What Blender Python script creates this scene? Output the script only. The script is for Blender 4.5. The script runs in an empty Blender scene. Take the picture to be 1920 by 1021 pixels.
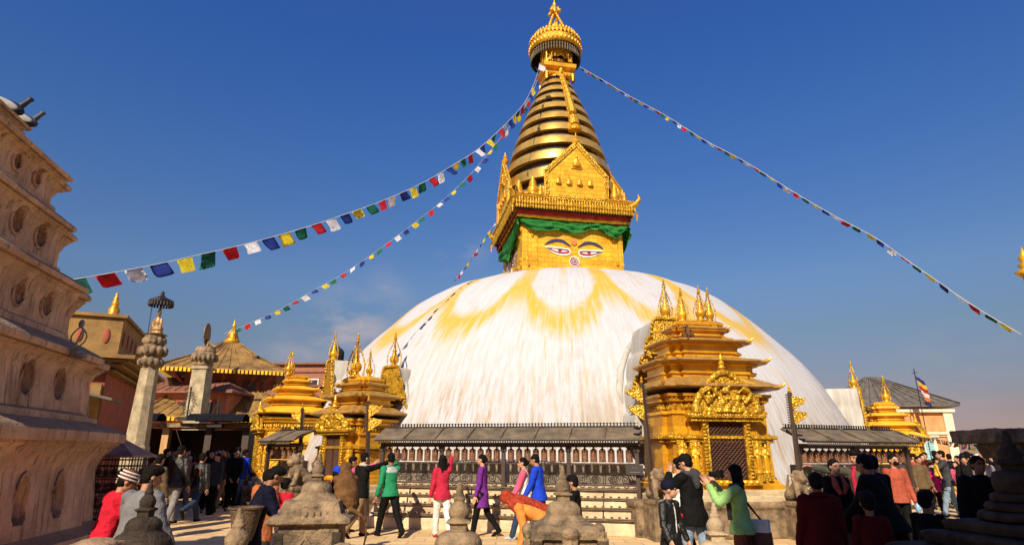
import bpy, bmesh, math, random
from mathutils import Vector, Matrix, noise
R = math.radians
random.seed(7)
# ---------------------------------------------------------------- camera
F = 1143.0; PITCH = R(16.55); ROLL = 0.005; CAMZ = 1.6
sc = bpy.context.scene
C = sc.collection
cd = bpy.data.cameras.new('camera'); cam = bpy.data.objects.new('camera', cd); C.objects.link(cam)
cd.sensor_width = 36; cd.lens = F/1920*36; cd.clip_end = 3000; cd.clip_start = .05
cam.matrix_world = Matrix.Translation((0, 0, CAMZ)) @ Matrix.Rotation(math.pi/2 + PITCH, 4, 'X') @ Matrix.Rotation(ROLL, 4, 'Z')
sc.camera = cam
# ---------------------------------------------------------------- sky, sun, exposure
SUN_TRAVEL = R(17)      # direction the light travels, measured right of straight ahead
SUN_EL = R(36)
w = bpy.data.worlds.new('World'); sc.world = w; w.use_nodes = True
nt = w.node_tree; nt.nodes.clear()
def nn(t, typ, **k):
    n = t.nodes.new(typ)
    for a, b in k.items(): setattr(n, a, b)
    return n
out = nn(nt, 'ShaderNodeOutputWorld'); bg = nn(nt, 'ShaderNodeBackground'); sky = nn(nt, 'ShaderNodeTexSky')
sky.sky_type = 'NISHITA'; sky.sun_disc = False; sky.sun_elevation = SUN_EL; sky.sun_rotation = SUN_TRAVEL + math.pi
sky.air_density = 1.0; sky.dust_density = .6; sky.ozone_density = 3.5; sky.altitude = 1400
hs = nn(nt, 'ShaderNodeHueSaturation'); hs.inputs['Saturation'].default_value = 1.12; hs.inputs['Value'].default_value = 1.0
tc = nn(nt, 'ShaderNodeTexCoord')
# thin clouds low in the sky, placed by sky direction
no = nn(nt, 'ShaderNodeTexNoise'); no.inputs['Scale'].default_value = 9; no.inputs['Detail'].default_value = 7; no.inputs['Roughness'].default_value = .62
mp = nn(nt, 'ShaderNodeMapping'); mp.inputs['Scale'].default_value = (1, 1, 2.4)
nt.links.new(tc.outputs['Generated'], mp.inputs[0]); nt.links.new(mp.outputs[0], no.inputs['Vector'])
cr = nn(nt, 'ShaderNodeValToRGB'); cr.color_ramp.elements[0].position = .40; cr.color_ramp.elements[1].position = .66
nt.links.new(no.outputs[0], cr.inputs[0])
def blobmask(d, lo, hi):
    v = nn(nt, 'ShaderNodeVectorMath', operation='DISTANCE'); v.inputs[1].default_value = Vector(d).normalized()
    sc_ = nn(nt, 'ShaderNodeVectorMath', operation='NORMALIZE'); nt.links.new(tc.outputs['Generated'], sc_.inputs[0])
    nt.links.new(sc_.outputs[0], v.inputs[0])
    m = nn(nt, 'ShaderNodeMapRange'); m.interpolation_type = 'SMOOTHSTEP'
    m.inputs[1].default_value = lo; m.inputs[2].default_value = hi; m.inputs[3].default_value = 1; m.inputs[4].default_value = 0
    nt.links.new(v.outputs['Value'], m.inputs[0]); return m.outputs[0]
def ray(px, py):
    x0 = (px-960)/F; y0 = -(py-510.5)/F
    c, s = math.cos(ROLL), math.sin(ROLL)
    x = x0*c - y0*s; y = x0*s + y0*c
    return (x, math.cos(PITCH) - y*math.sin(PITCH), math.sin(PITCH) + y*math.cos(PITCH))
def at(px, py, Y):
    d = ray(px, py); k = Y/d[1]; return Vector((d[0]*k, Y, CAMZ + d[2]*k))
def gx(px, Y, py=850): return at(px, py, Y).x
acc = None
for (px, py, lo, hi, g) in ((650, 625, .01, .10, .9), (725, 560, .0, .07, .35), (832, 490, 0, .03, .5), (885, 475, 0, .04, .35), (1810, 730, 0, .12, .22), (560, 690, 0, .10, .5)):
    m = blobmask(ray(px, py), lo, hi)
    k = nn(nt, 'ShaderNodeMath', operation='MULTIPLY'); k.inputs[1].default_value = g; nt.links.new(m, k.inputs[0])
    if acc is None: acc = k.outputs[0]
    else:
        q = nn(nt, 'ShaderNodeMath', operation='MAXIMUM'); nt.links.new(acc, q.inputs[0]); nt.links.new(k.outputs[0], q.inputs[1]); acc = q.outputs[0]
mm = nn(nt, 'ShaderNodeMath', operation='MULTIPLY'); nt.links.new(acc, mm.inputs[0]); nt.links.new(cr.outputs[0], mm.inputs[1])
mx = nn(nt, 'ShaderNodeMix', data_type='RGBA'); nt.links.new(mm.outputs[0], mx.inputs[0])
sz_ = nn(nt, 'ShaderNodeSeparateXYZ'); nt.links.new(tc.outputs['Generated'], sz_.inputs[0])
tr_ = nn(nt, 'ShaderNodeValToRGB'); nt.links.new(sz_.outputs[2], tr_.inputs[0]); e_ = tr_.color_ramp.elements
e_[0].position = 0; e_[0].color = (.30, .18, .17, 1); e_[1].position = .75; e_[1].color = (.72, .66, .93, 1)
for p_, c_ in ((.058, (.35, .21, .19, 1)), (.18, (.49, .41, .36, 1)), (.254, (.60, .55, .53, 1)), (.424, (.59, .62, .73, 1)), (.60, (.60, .66, .90, 1))): q_ = e_.new(p_); q_.color = c_
tm_ = nn(nt, 'ShaderNodeMix', data_type='RGBA', blend_type='MULTIPLY'); tm_.inputs[0].default_value = 1
nt.links.new(sky.outputs[0], tm_.inputs[6]); nt.links.new(tr_.outputs[0], tm_.inputs[7])
sc2_ = nn(nt, 'ShaderNodeVectorMath', operation='SCALE'); sc2_.inputs['Scale'].default_value = 2.02; nt.links.new(tm_.outputs[2], sc2_.inputs[0])
nt.links.new(sc2_.outputs[0], hs.inputs['Color']); nt.links.new(hs.outputs[0], mx.inputs[6]); mx.inputs[7].default_value = (5.6, 5.0, 5.4, 1)
nt.links.new(mx.outputs[2], bg.inputs[0]); nt.links.new(bg.outputs[0], out.inputs[0]); bg.inputs[1].default_value = .0605
sl = bpy.data.lights.new('sun', 'SUN'); sl.energy = 5.0; sl.angle = R(.5); sl.color = (1, .88, .70)
so = bpy.data.objects.new('sun', sl); C.objects.link(so)
tr = Vector((math.sin(SUN_TRAVEL)*math.cos(SUN_EL), math.cos(SUN_TRAVEL)*math.cos(SUN_EL), -math.sin(SUN_EL)))
so.rotation_euler = tr.to_track_quat('-Z', 'Y').to_euler(); so.location = (-5, -20, 30)
sc.view_settings.view_transform = 'Standard'; sc.view_settings.look = 'None'; sc.view_settings.exposure = 0.5
sc.view_settings.gamma = 1
sc.cycles.max_bounces = 6; sc.cycles.use_denoising = True
# ---------------------------------------------------------------- materials
MATS = {}
def mat(name, col, rough=.7, metal=0, var=.25, scale=4, bump=.0, bscale=30, kind=None, col2=None, p=None, spec=None, sheen=0):
    if name in MATS: return MATS[name]
    m = bpy.data.materials.new(name); m.use_nodes = True; t = m.node_tree; b = t.nodes['Principled BSDF']
    L = t.links.new
    b.inputs['Roughness'].default_value = rough; b.inputs['Metallic'].default_value = metal
    if spec is not None: b.inputs['Specular IOR Level'].default_value = spec
    co = nn(t, 'ShaderNodeTexCoord'); n1 = nn(t, 'ShaderNodeTexNoise'); n1.inputs['Scale'].default_value = scale; n1.inputs['Detail'].default_value = 6; n1.inputs['Roughness'].default_value = .65
    src = co.outputs['Object']
    mpn = nn(t, 'ShaderNodeMapping'); L(src, mpn.inputs[0]); L(mpn.outputs[0], n1.inputs['Vector'])
    if kind == 'streak': mpn.inputs['Scale'].default_value = (1, 1, .12)
    r = nn(t, 'ShaderNodeValToRGB'); L(n1.outputs[0], r.inputs[0])
    c2 = col2 or tuple(c*(1-var) for c in col)
    r.color_ramp.elements[0].position = .32; r.color_ramp.elements[0].color = (*c2, 1)
    r.color_ramp.elements[1].position = .66; r.color_ramp.elements[1].color = (*[min(1, c*(1+var*.35)) for c in col], 1)
    colout = r.outputs[0]; hout = None
    if kind in ('brick', 'tile', 'pave'):
        bt = nn(t, 'ShaderNodeTexBrick'); mb = nn(t, 'ShaderNodeMapping'); L(src, mb.inputs[0])
        pr = p or {}
        if pr.get('wall', kind != 'pave'):      # bricks run along x+y and up z
            sx = nn(t, 'ShaderNodeSeparateXYZ'); L(src, sx.inputs[0]); ad = nn(t, 'ShaderNodeMath', operation='ADD'); L(sx.outputs[0], ad.inputs[0]); L(sx.outputs[1], ad.inputs[1])
            cb = nn(t, 'ShaderNodeCombineXYZ'); L(ad.outputs[0], cb.inputs[0]); L(sx.outputs[2], cb.inputs[1]); L(cb.outputs[0], mb.inputs[0])
        L(mb.outputs[0], bt.inputs['Vector'])
        bt.inputs['Scale'].default_value = pr.get('s', 1); bt.inputs['Brick Width'].default_value = pr.get('w', .22); bt.inputs['Row Height'].default_value = pr.get('h', .07)
        bt.inputs['Mortar Size'].default_value = pr.get('m', .008); bt.inputs['Color1'].default_value = (*col, 1); bt.inputs['Color2'].default_value = (*c2, 1); bt.inputs['Mortar'].default_value = (*pr.get('mc', tuple(c*.45 for c in col)), 1)
        mxx = nn(t, 'ShaderNodeMix', data_type='RGBA', blend_type='MIX'); mxx.inputs[0].default_value = .8 if kind == 'pave' else .55; L(bt.outputs[0], mxx.inputs[7]); L(colout, mxx.inputs[6]); colout = mxx.outputs[2]; hout = bt.outputs['Fac']
    if kind == 'plasterwork':      # dark rain drips down the walls, lichen on the upward faces
        m2 = nn(t, 'ShaderNodeMapping'); m2.inputs['Scale'].default_value = (1, 1, .05); L(src, m2.inputs[0]); n3 = nn(t, 'ShaderNodeTexNoise'); n3.inputs['Scale'].default_value = 14; n3.inputs['Detail'].default_value = 5; n3.inputs['Roughness'].default_value = .75; L(m2.outputs[0], n3.inputs['Vector'])
        q = nn(t, 'ShaderNodeMapRange'); q.inputs[1].default_value = .52; q.inputs[2].default_value = .68; L(n3.outputs[0], q.inputs[0]); mq = nn(t, 'ShaderNodeMath', operation='MULTIPLY'); mq.inputs[1].default_value = .85; L(q.outputs[0], mq.inputs[0])
        x1 = nn(t, 'ShaderNodeMix', data_type='RGBA'); L(mq.outputs[0], x1.inputs[0]); L(colout, x1.inputs[6]); x1.inputs[7].default_value = (.13, .065, .03, 1)
        g = nn(t, 'ShaderNodeNewGeometry'); sp_ = nn(t, 'ShaderNodeSeparateXYZ'); L(g.outputs['Normal'], sp_.inputs[0]); n4 = nn(t, 'ShaderNodeTexNoise'); n4.inputs['Scale'].default_value = 7; n4.inputs['Detail'].default_value = 6; L(src, n4.inputs['Vector'])
        ad2 = nn(t, 'ShaderNodeMath', operation='ADD'); L(sp_.outputs[2], ad2.inputs[0]); L(n4.outputs[0], ad2.inputs[1]); q2 = nn(t, 'ShaderNodeMapRange'); q2.inputs[1].default_value = .8; q2.inputs[2].default_value = 1.15; q2.inputs[4].default_value = .75; L(ad2.outputs[0], q2.inputs[0])
        x2 = nn(t, 'ShaderNodeMix', data_type='RGBA'); L(q2.outputs[0], x2.inputs[0]); L(x1.outputs[2], x2.inputs[6]); x2.inputs[7].default_value = (.17, .11, .06, 1); colout = x2.outputs[2]
    L(colout, b.inputs['Base Color'])
    if bump:
        n2 = nn(t, 'ShaderNodeTexNoise'); n2.inputs['Scale'].default_value = bscale; n2.inputs['Detail'].default_value = 5; L(mpn.outputs[0] if kind == 'streak' else src, n2.inputs['Vector'])
        bp = nn(t, 'ShaderNodeBump'); bp.inputs['Strength'].default_value = min(1, bump); bp.inputs['Distance'].default_value = .02
        h = n2.outputs[0]
        if kind == 'repousse':
            vo = nn(t, 'ShaderNodeTexVoronoi'); vo.inputs['Scale'].default_value = bscale; L(src, vo.inputs['Vector']); h = vo.outputs['Distance']; bp.inputs['Distance'].default_value = .03
            sb = nn(t, 'ShaderNodeMapRange'); L(h, sb.inputs[0]); sb.inputs[1].default_value = 0; sb.inputs[2].default_value = .8; sb.inputs[3].default_value = 1.15; sb.inputs[4].default_value = .45
            ml = nn(t, 'ShaderNodeVectorMath', operation='SCALE'); L(colout, ml.inputs[0]); L(sb.outputs[0], ml.inputs['Scale']); L(ml.outputs[0], b.inputs['Base Color'])
        if hout is not None:
            sub = nn(t, 'ShaderNodeMath', operation='SUBTRACT'); L(h, sub.inputs[0]); L(hout, sub.inputs[1]); h = sub.outputs[0]
        L(h, bp.inputs['Height']); L(bp.outputs[0], b.inputs['Normal'])
    MATS[name] = m; return m
GOLDC = (.74, .405, .018)
gold = mat('gilded_copper', GOLDC, .38, .42, .38, 1.6, .5, 22, col2=(.46, .175, .010))
goldr = mat('gilded_repousse', (.80, .47, .025), .38, .45, .35, 5, .6, 26, kind='repousse', col2=(.52, .24, .012))
goldt = mat('gilded_tiles', (.66, .335, .012), .48, .25, .4, 1.7, .8, 18, kind='tile', col2=(.34, .125, .005), spec=.3, p=dict(w=.42, h=.2, m=.008, mc=(.30, .12, .01)))
goldy = mat('yellow_gilding', (.78, .50, .03), .5, .2, .25, 3, .3, 20, col2=(.7, .36, .02))
goldroof = mat('weathered_gilt_roof', (.44, .26, .07), .5, .3, .45, 5, .3, 25, col2=(.27, .14, .03))
black = mat('dark_gap', (.012, .009, .007), .7)
iron = mat('black_iron', (.025, .018, .014), .5, .3, .3, 20, .2, 60)
wood = mat('dark_wood', (.055, .03, .017), .6, 0, .4, 8, .4, 40, kind='streak')
copper = mat('embossed_copper', (.30, .125, .055), .5, .1, .5, 12, .6, 40, kind='repousse', col2=(.14, .06, .03))
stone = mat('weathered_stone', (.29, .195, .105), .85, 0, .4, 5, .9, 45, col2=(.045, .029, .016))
stone_shade = mat('shade_darkened_stone', (.050, .034, .022), .85, 0, .5, 8, .6, 40, col2=(.015, .011, .008), spec=.2)  # shade put into the colour: stone darkened for pieces standing in shade
plaster = mat('old_limewash', (.68, .43, .25), .9, 0, .3, 3.0, .9, 34, kind='plasterwork', col2=(.44, .26, .14))
slate = mat('grey_roof_sheet', (.13, .11, .085), .7, 0, .45, 4, .5, 25, col2=(.055, .045, .04))
white = mat('white_plaster', (.46, .44, .40), .85, 0, .2, 4, .5, 20, kind='streak', col2=(.30, .26, .20))
brick = mat('red_brick', (.36, .13, .07), .9, 0, .35, 3, .5, 30, kind='brick', p=dict(w=.24, h=.075, m=.01, mc=(.2, .14, .1)))
redw = mat('red_ochre_paint', (.30, .07, .03), .8, 0, .35, 3, .3, 30)
ochre = mat('orange_plaster', (.62, .27, .10), .85, 0, .3, 3, .3, 20)
cream = mat('cream_plaster', (.72, .60, .42), .85, 0, .25, 3, .3, 20)
# ---------------------------------------------------------------- object helpers
def tag(o, label=None, cat=None, group=None, kind=None):
    if label: o['label'] = label
    if cat: o['category'] = cat
    if group: o['group'] = group
    if kind: o['kind'] = kind
    return o
def thing(name, label, cat, loc=(0, 0, 0), rz=0, group=None):
    o = bpy.data.objects.new(name, None); C.objects.link(o); o.location = loc; o.rotation_euler = (0, 0, rz); o.empty_display_size = .2
    return tag(o, label, cat, group)
DG = None
def obj(name, bm, m, parent=None, voxel=0, smooth=0, amp=0, nscale=3, shade=False, loc=None, keep=None):
    """link bm as one mesh object; voxel>0 fuses everything in it into one skin"""
    if isinstance(bm, bpy.types.Mesh): me = bm
    else:
        me = bpy.data.meshes.new(name); bmesh.ops.recalc_face_normals(bm, faces=bm.faces); bm.to_mesh(me); bm.free()
    o = bpy.data.objects.new(name, me); C.objects.link(o)
    if voxel:
        md = o.modifiers.new('r', 'REMESH'); md.mode = 'VOXEL'; md.voxel_size = voxel; md.use_smooth_shade = True
        if smooth:
            s = o.modifiers.new('s', 'SMOOTH'); s.iterations = smooth; s.factor = .5
        dg = bpy.context.evaluated_depsgraph_get(); dg.update()
        me2 = bpy.data.meshes.new_from_object(o.evaluated_get(dg)); o.modifiers.clear(); o.data = me2; bpy.data.meshes.remove(me); me = me2; me.name = name
        shade = True
    if amp:
        import numpy as np
        n_ = len(me.vertices); co = np.empty(n_*3, 'f'); no_ = np.empty(n_*3, 'f'); me.vertices.foreach_get('co', co); me.vertices.foreach_get('normal', no_)
        co = co.reshape(-1, 3); no_ = no_.reshape(-1, 3); ks = np.empty(n_, 'f'); nf = noise.noise
        for i in range(n_):
            c = Vector(co[i]); ks[i] = nf(c*nscale) + .5*nf(c*nscale*2.7) + .25*nf(c*nscale*6.1)
        co += no_*(ks*amp)[:, None]; me.vertices.foreach_set('co', co.ravel()); me.update()
    if shade:
        me.polygons.foreach_set('use_smooth', [True]*len(me.polygons))
    me.materials.clear()
    for q in (m if isinstance(m, (list, tuple)) else [m]): me.materials.append(q)
    if parent: o.parent = parent
    if loc: o.location = loc
    return o
def BM(): return bmesh.new()
def box(bm, c, s, rot=None, taper=1):
    x, y, z = s[0]/2, s[1]/2, s[2]/2; M = rot or Matrix.Identity(3); c = Vector(c); vs = []
    for dz in (-1, 1):
        k = taper if dz > 0 else 1
        for dx, dy in ((-1, -1), (1, -1), (1, 1), (-1, 1)): vs.append(bm.verts.new(c + M @ Vector((dx*x*k, dy*y*k, dz*z))))
    for f in ((0, 3, 2, 1), (4, 5, 6, 7), (0, 1, 5, 4), (1, 2, 6, 5), (2, 3, 7, 6), (3, 0, 4, 7)): bm.faces.new([vs[i] for i in f])
def frame_from(d):
    d = Vector(d).normalized(); a = Vector((0, 0, 1)) if abs(d.z) < .95 else Vector((0, 1, 0))
    u = a.cross(d).normalized(); return u, d.cross(u)
def rings(bm, rs, cap=True):
    for a, b in zip(rs, rs[1:]):
        n = len(a)
        for i in range(n): bm.faces.new((a[i], a[(i+1) % n], b[(i+1) % n], b[i]))
    if cap: bm.faces.new(rs[0][::-1]); bm.faces.new(rs[-1])
def tube(bm, pts, r, seg=8, radii=None):
    pts = [Vector(p) for p in pts]; rs = []
    for i, p in enumerate(pts):
        d = (pts[min(i+1, len(pts)-1)] - pts[max(i-1, 0)]); u, v = frame_from(d); q = radii[i] if radii else r
        if i and False: pass
        rs.append([bm.verts.new(p + (u*math.cos(6.28318*k/seg) + v*math.sin(6.28318*k/seg))*q) for k in range(seg)])
    rings(bm, rs)
def cap(bm, a, b, ra, rb, seg=12):
    a, b = Vector(a), Vector(b); d = b - a; L = d.length or 1e-6; d = d/L; pts = []; rad = []
    for t in (90, 60, 30, 0): pts.append(a - d*ra*math.sin(R(t))); rad.append(max(ra*math.cos(R(t)), ra*.08))
    for t in (0, 30, 60, 90): pts.append(b + d*rb*math.sin(R(t))); rad.append(max(rb*math.cos(R(t)), rb*.08))
    u, v = frame_from(d)
    rings(bm, [[bm.verts.new(p + (u*math.cos(6.28318*k/seg) + v*math.sin(6.28318*k/seg))*q) for k in range(seg)] for p, q in zip(pts, rad)])
def ell(bm, c, r, rot=None, seg=14, n=9):
    M = rot or Matrix.Identity(3); c = Vector(c); rs = []
    if not hasattr(r, '__len__'): r = (r, r, r)
    for i in range(n):
        t = -math.pi/2 + math.pi*(i+.25)/(n-.5); rs.append([bm.verts.new(c + M @ Vector((r[0]*math.cos(t)*math.cos(6.28318*k/seg), r[1]*math.cos(t)*math.sin(6.28318*k/seg), r[2]*math.sin(t)))) for k in range(seg)])
    rings(bm, rs)
def lathe(bm, prof, seg=32, c=(0, 0, 0), a0=0, squash=1):
    c = Vector(c); rings(bm, [[bm.verts.new(c + Vector((max(r, .001)*math.cos(a0+6.28318530718*k/seg), max(r, .001)*math.sin(a0+6.28318530718*k/seg)*squash, z))) for k in range(seg)] for r, z in prof])
def prism(bm, pts, y0, y1, M=None):
    """outline pts (x,z) extruded from y0 to y1"""
    M = M or Matrix.Identity(4)
    a = [bm.verts.new(M @ Vector((x, y0, z))) for x, z in pts]; b = [bm.verts.new(M @ Vector((x, y1, z))) for x, z in pts]
    n = len(pts)
    for i in range(n): bm.faces.new((a[i], a[(i+1) % n], b[(i+1) % n], b[i]))
    bm.faces.new(a[::-1]); bm.faces.new(b)
def plan(w_, d_, n, s):
    P = [(w_-n, -d_), (w_-n, -(d_-s)), (w_-s, -(d_-s)), (w_-s, -(d_-n)), (w_, -(d_-n))]
    q1 = P; q2 = [(x, -y) for x, y in P[::-1]]; q3 = [(-x, -y) for x, y in q1]; q4 = [(-x, y) for x, y in P[::-1]]
    return q1 + q2 + q3 + q4
def loftplan(bm, secs, n, s, c=(0, 0, 0)):
    c = Vector(c); rings(bm, [[bm.verts.new(c + Vector((x, y, z))) for x, y in plan(w_, d_, n, s)] for w_, d_, z in secs])
def denseloft(bm, secs, n, s, step=.035):
    S_ = [secs[0]]
    for a, b_ in zip(secs, secs[1:]):
        L_ = math.sqrt((a[0]-b_[0])**2+(a[2]-b_[2])**2); k = max(1, math.ceil(L_/step))
        for i in range(1, k+1): S_.append(tuple(a[j]+(b_[j]-a[j])*i/k for j in range(3)))
    wm = max(q[0] for q in secs); base = plan(wm, wm, n, s); cnt = []
    for i, p_ in enumerate(base):
        q = base[(i+1) % len(base)]; cnt.append(max(1, math.ceil(math.hypot(p_[0]-q[0], p_[1]-q[1])/step)))
    rs = []
    for w_, d_, z in S_:
        P = plan(w_, d_, n, s); r_ = []
        for i, p_ in enumerate(P):
            q = P[(i+1) % len(P)]
            for k in range(cnt[i]): t = k/cnt[i]; r_.append(bm.verts.new((p_[0]+(q[0]-p_[0])*t, p_[1]+(q[1]-p_[1])*t, z)))
        rs.append(r_)
    rings(bm, rs)
def sqloft(bm, secs, c=(0, 0, 0)):
    c = Vector(c); rings(bm, [[bm.verts.new(c + Vector((x*h, y*(h if d is None else d), z))) for x, y in ((-1, -1), (1, -1), (1, 1), (-1, 1))] for h, d, z in secs])
def boolean(bm_a, bm_b):
    def mk(b):
        me = bpy.data.meshes.new('x'); bmesh.ops.recalc_face_normals(b, faces=b.faces); b.to_mesh(me); b.free(); o = bpy.data.objects.new('x', me); C.objects.link(o); return o
    A, B = mk(bm_a), mk(bm_b); md = A.modifiers.new('b', 'BOOLEAN'); md.operation = 'DIFFERENCE'; md.solver = 'EXACT'; md.object = B; md.use_self = True
    dg = bpy.context.evaluated_depsgraph_get(); dg.update(); me = bpy.data.meshes.new_from_object(A.evaluated_get(dg))
    bpy.data.objects.remove(A); bpy.data.objects.remove(B); return me
def copy_tree(o, parent=None):
    c = o.copy(); C.objects.link(c)
    if parent: c.parent = parent
    for ch in list(o.children): copy_tree(ch, c)
    return c
# ================================================================ GROUND
gm = mat('paving_stone', (.72, .49, .225), .85, 0, .25, 2.5, .5, 25, kind='pave', col2=(.55, .365, .165), p=dict(wall=False, w=.55, h=.38, m=.012, mc=(.30, .20, .11)))
bm = BM(); n = 60
def gh(x, y):
    d = math.hypot(x, y)
    return -max(0, d-70)*.12 + (.01*noise.noise(Vector((x*.8, y*.8, 0))) if d < 40 else 0)
rs = []
for r_ in [.01] + [.6*1.09**i for i in range(94)]:
    rs.append([bm.verts.new((r_*math.cos(6.2831853*k/96), 10 + r_*math.sin(6.2831853*k/96), gh(r_*math.cos(6.2831853*k/96), r_*math.sin(6.2831853*k/96)))) for k in range(96)])
rings(bm, rs, cap=False)
tag(obj('ground', bm, gm, shade=True), kind='structure')
# ================================================================ STUPA
SX, SY = 2.4, 26.5
st = thing('stupa', 'huge white hemispherical dome with golden eyed tower, ringed spire and umbrella', 'stupa', (SX, SY, 0))
dprof = [(11.75, -.1), (11.6, .25), (11.2, .8), (10.86, 1.5), (10.62, 2.25), (10.31, 3.0), (9.92, 3.75), (9.45, 4.5), (8.83, 5.25), (8.12, 6.0), (7.62, 6.5), (7.08, 7.0), (6.5, 7.45), (5.8, 7.86), (5.05, 8.17), (4.2, 8.42), (3.3, 8.58), (2.4, 8.68), (.05, 8.72)]
def cat(prof, k=3):
    o = []
    for i in range(len(prof)-1):
        p0 = prof[max(i-1, 0)]; p1 = prof[i]; p2 = prof[i+1]; p3 = prof[min(i+2, len(prof)-1)]
        for j in range(k):
            t = j/k; o.append(tuple(.5*((2*p1[a]) + (-p0[a]+p2[a])*t + (2*p0[a]-5*p1[a]+4*p2[a]-p3[a])*t*t + (-p0[a]+3*p1[a]-3*p2[a]+p3[a])*t**3) for a in (0, 1)))
    return o + [prof[-1]]
dm = bpy.data.materials.new('whitewashed_dome'); dm.use_nodes = True; t = dm.node_tree; b = t.nodes['Principled BSDF']; L = t.links.new
b.inputs['Roughness'].default_value = .9; b.inputs['Specular IOR Level'].default_value = .15
def M_(op, a, b_=None, c_=None, cl=False):
    n_ = nn(t, 'ShaderNodeMath', operation=op); n_.use_clamp = cl
    for i, v in enumerate((a, b_, c_)):
        if v is None: continue
        if isinstance(v, (int, float)): n_.inputs[i].default_value = v
        else: L(v, n_.inputs[i])
    return n_.outputs[0]
def NZ(vec, s, det=5, ro=.6):
    n_ = nn(t, 'ShaderNodeTexNoise'); n_.inputs['Scale'].default_value = s; n_.inputs['Detail'].default_value = det; n_.inputs['Roughness'].default_value = ro; L(vec, n_.inputs['Vector']); return n_.outputs[0]
def MR(v, a, b_, c_=0, d_=1, typ='SMOOTHSTEP'):
    n_ = nn(t, 'ShaderNodeMapRange'); n_.interpolation_type = typ; L(v, n_.inputs[0])
    for i, q in enumerate((a, b_, c_, d_)): n_.inputs[i+1].default_value = q
    return n_.outputs[0]
co = nn(t, 'ShaderNodeTexCoord'); sx = nn(t, 'ShaderNodeSeparateXYZ'); L(co.outputs['Object'], sx.inputs[0])
ang = M_('ARCTAN2', sx.outputs[0], M_('MULTIPLY', sx.outputs[1], -1))          # 0 = towards the viewer's side
rr = M_('SQRT', M_('ADD', M_('POWER', sx.outputs[0], 2), M_('POWER', sx.outputs[1], 2)))
cb = nn(t, 'ShaderNodeCombineXYZ'); L(M_('MULTIPLY', ang, 9), cb.inputs[0]); L(M_('MULTIPLY', sx.outputs[2], .32), cb.inputs[1])
streak = NZ(cb.outputs[0], 3.2, 6, .7); 
cb2 = nn(t, 'ShaderNodeCombineXYZ'); L(M_('MULTIPLY', ang, 30), cb2.inputs[0]); L(M_('MULTIPLY', sx.outputs[2], .4), cb2.inputs[1]); fine = NZ(cb2.outputs[0], 2.6, 4, .6)
blot = NZ(co.outputs['Object'], .9, 6, .62)
cb0 = nn(t, 'ShaderNodeCombineXYZ'); L(M_('MULTIPLY', ang, 26), cb0.inputs[0]); L(M_('MULTIPLY', sx.outputs[2], .22), cb0.inputs[1]); hair0 = NZ(cb0.outputs[0], 2.2, 4, .65)
# yellow saffron arcs: scallops with N petals round the dome
NP = 16.0
ph = M_('FRACT', M_('ADD', M_('MULTIPLY', ang, NP/6.2831853), M_('ADD', .5+.25, M_('MULTIPLY', M_('SUBTRACT', blot, .5), .10))))
u = M_('MULTIPLY', M_('ABSOLUTE', M_('SUBTRACT', ph, .5)), 2)                 # 0 mid-petal .. 1 at the joint
# radius (along the dome) of the scallop's lower edge
arc = M_('SQRT', M_('SUBTRACT', 1.0, M_('POWER', M_('MULTIPLY', u, .985), 2.3), cl=True))
rad_edge = M_('ADD', 4.6, M_('MULTIPLY', arc, 3.75))
dist = M_('SUBTRACT', rr, rad_edge)
wob = M_('ADD', M_('MULTIPLY', M_('SUBTRACT', streak, .5), .35), M_('MULTIPLY', M_('SUBTRACT', blot, .5), .5))
dist = M_('ADD', dist, wob)
inner = MR(dist, -.38, .06); outer = MR(M_('SUBTRACT', dist, M_('MULTIPLY', fine, .9)), -.1, .75, 1, 0)
band = M_('MULTIPLY', inner, outer)
joint = M_('MULTIPLY', MR(M_('ADD', u, M_('MULTIPLY', wob, .10)), .66, .88), MR(rr, 8.6, 7.2))
mid = M_('MULTIPLY', M_('MULTIPLY', MR(u, .16, .02), MR(rr, 7.8, 4.5)), .75)
drip = M_('MULTIPLY', M_('MULTIPLY', MR(hair0, .56, .66), MR(dist, -.2, .5)), MR(dist, 3.4, .6)); 
mask = M_('MAXIMUM', M_('MAXIMUM', band, joint), M_('MAXIMUM', mid, M_('MULTIPLY', drip, .7)))
mask = M_('MULTIPLY', mask, MR(M_('ADD', M_('MULTIPLY', fine, .6), M_('MULTIPLY', blot, .5)), .38, .60, .55, 1), cl=True)
base = nn(t, 'ShaderNodeMix', data_type='RGBA'); base.inputs[6].default_value = (.47, .47, .48, 1); base.inputs[7].default_value = (.36, .275, .19, 1)
low = MR(sx.outputs[2], 4.6, 1.6, 0, 1)
dirt = M_('ADD', M_('MULTIPLY', MR(fine, .42, .66), M_('ADD', .20, M_('MULTIPLY', low, .55))), M_('MULTIPLY', low, .18), cl=True)
dirt = M_('ADD', dirt, M_('MULTIPLY', MR(blot, .55, .72), .22), cl=True)
cb3 = nn(t, 'ShaderNodeCombineXYZ'); L(M_('MULTIPLY', ang, 95), cb3.inputs[0]); L(M_('MULTIPLY', sx.outputs[2], 1.1), cb3.inputs[1]); hair_ = NZ(cb3.outputs[0], 1.6, 3, .7)
dirt = M_('ADD', dirt, M_('MULTIPLY', M_('MULTIPLY', MR(hair_, .42, .66, -.10, .42), M_('ADD', .30, low)), MR(blot, .40, .60, .25, 1.2)), cl=True)
L(dirt, base.inputs[0])
yl = nn(t, 'ShaderNodeMix', data_type='RGBA'); L(mask, yl.inputs[0]); L(base.outputs[2], yl.inputs[6]); yl.inputs[7].default_value = (.52, .33, .05, 1)
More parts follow.
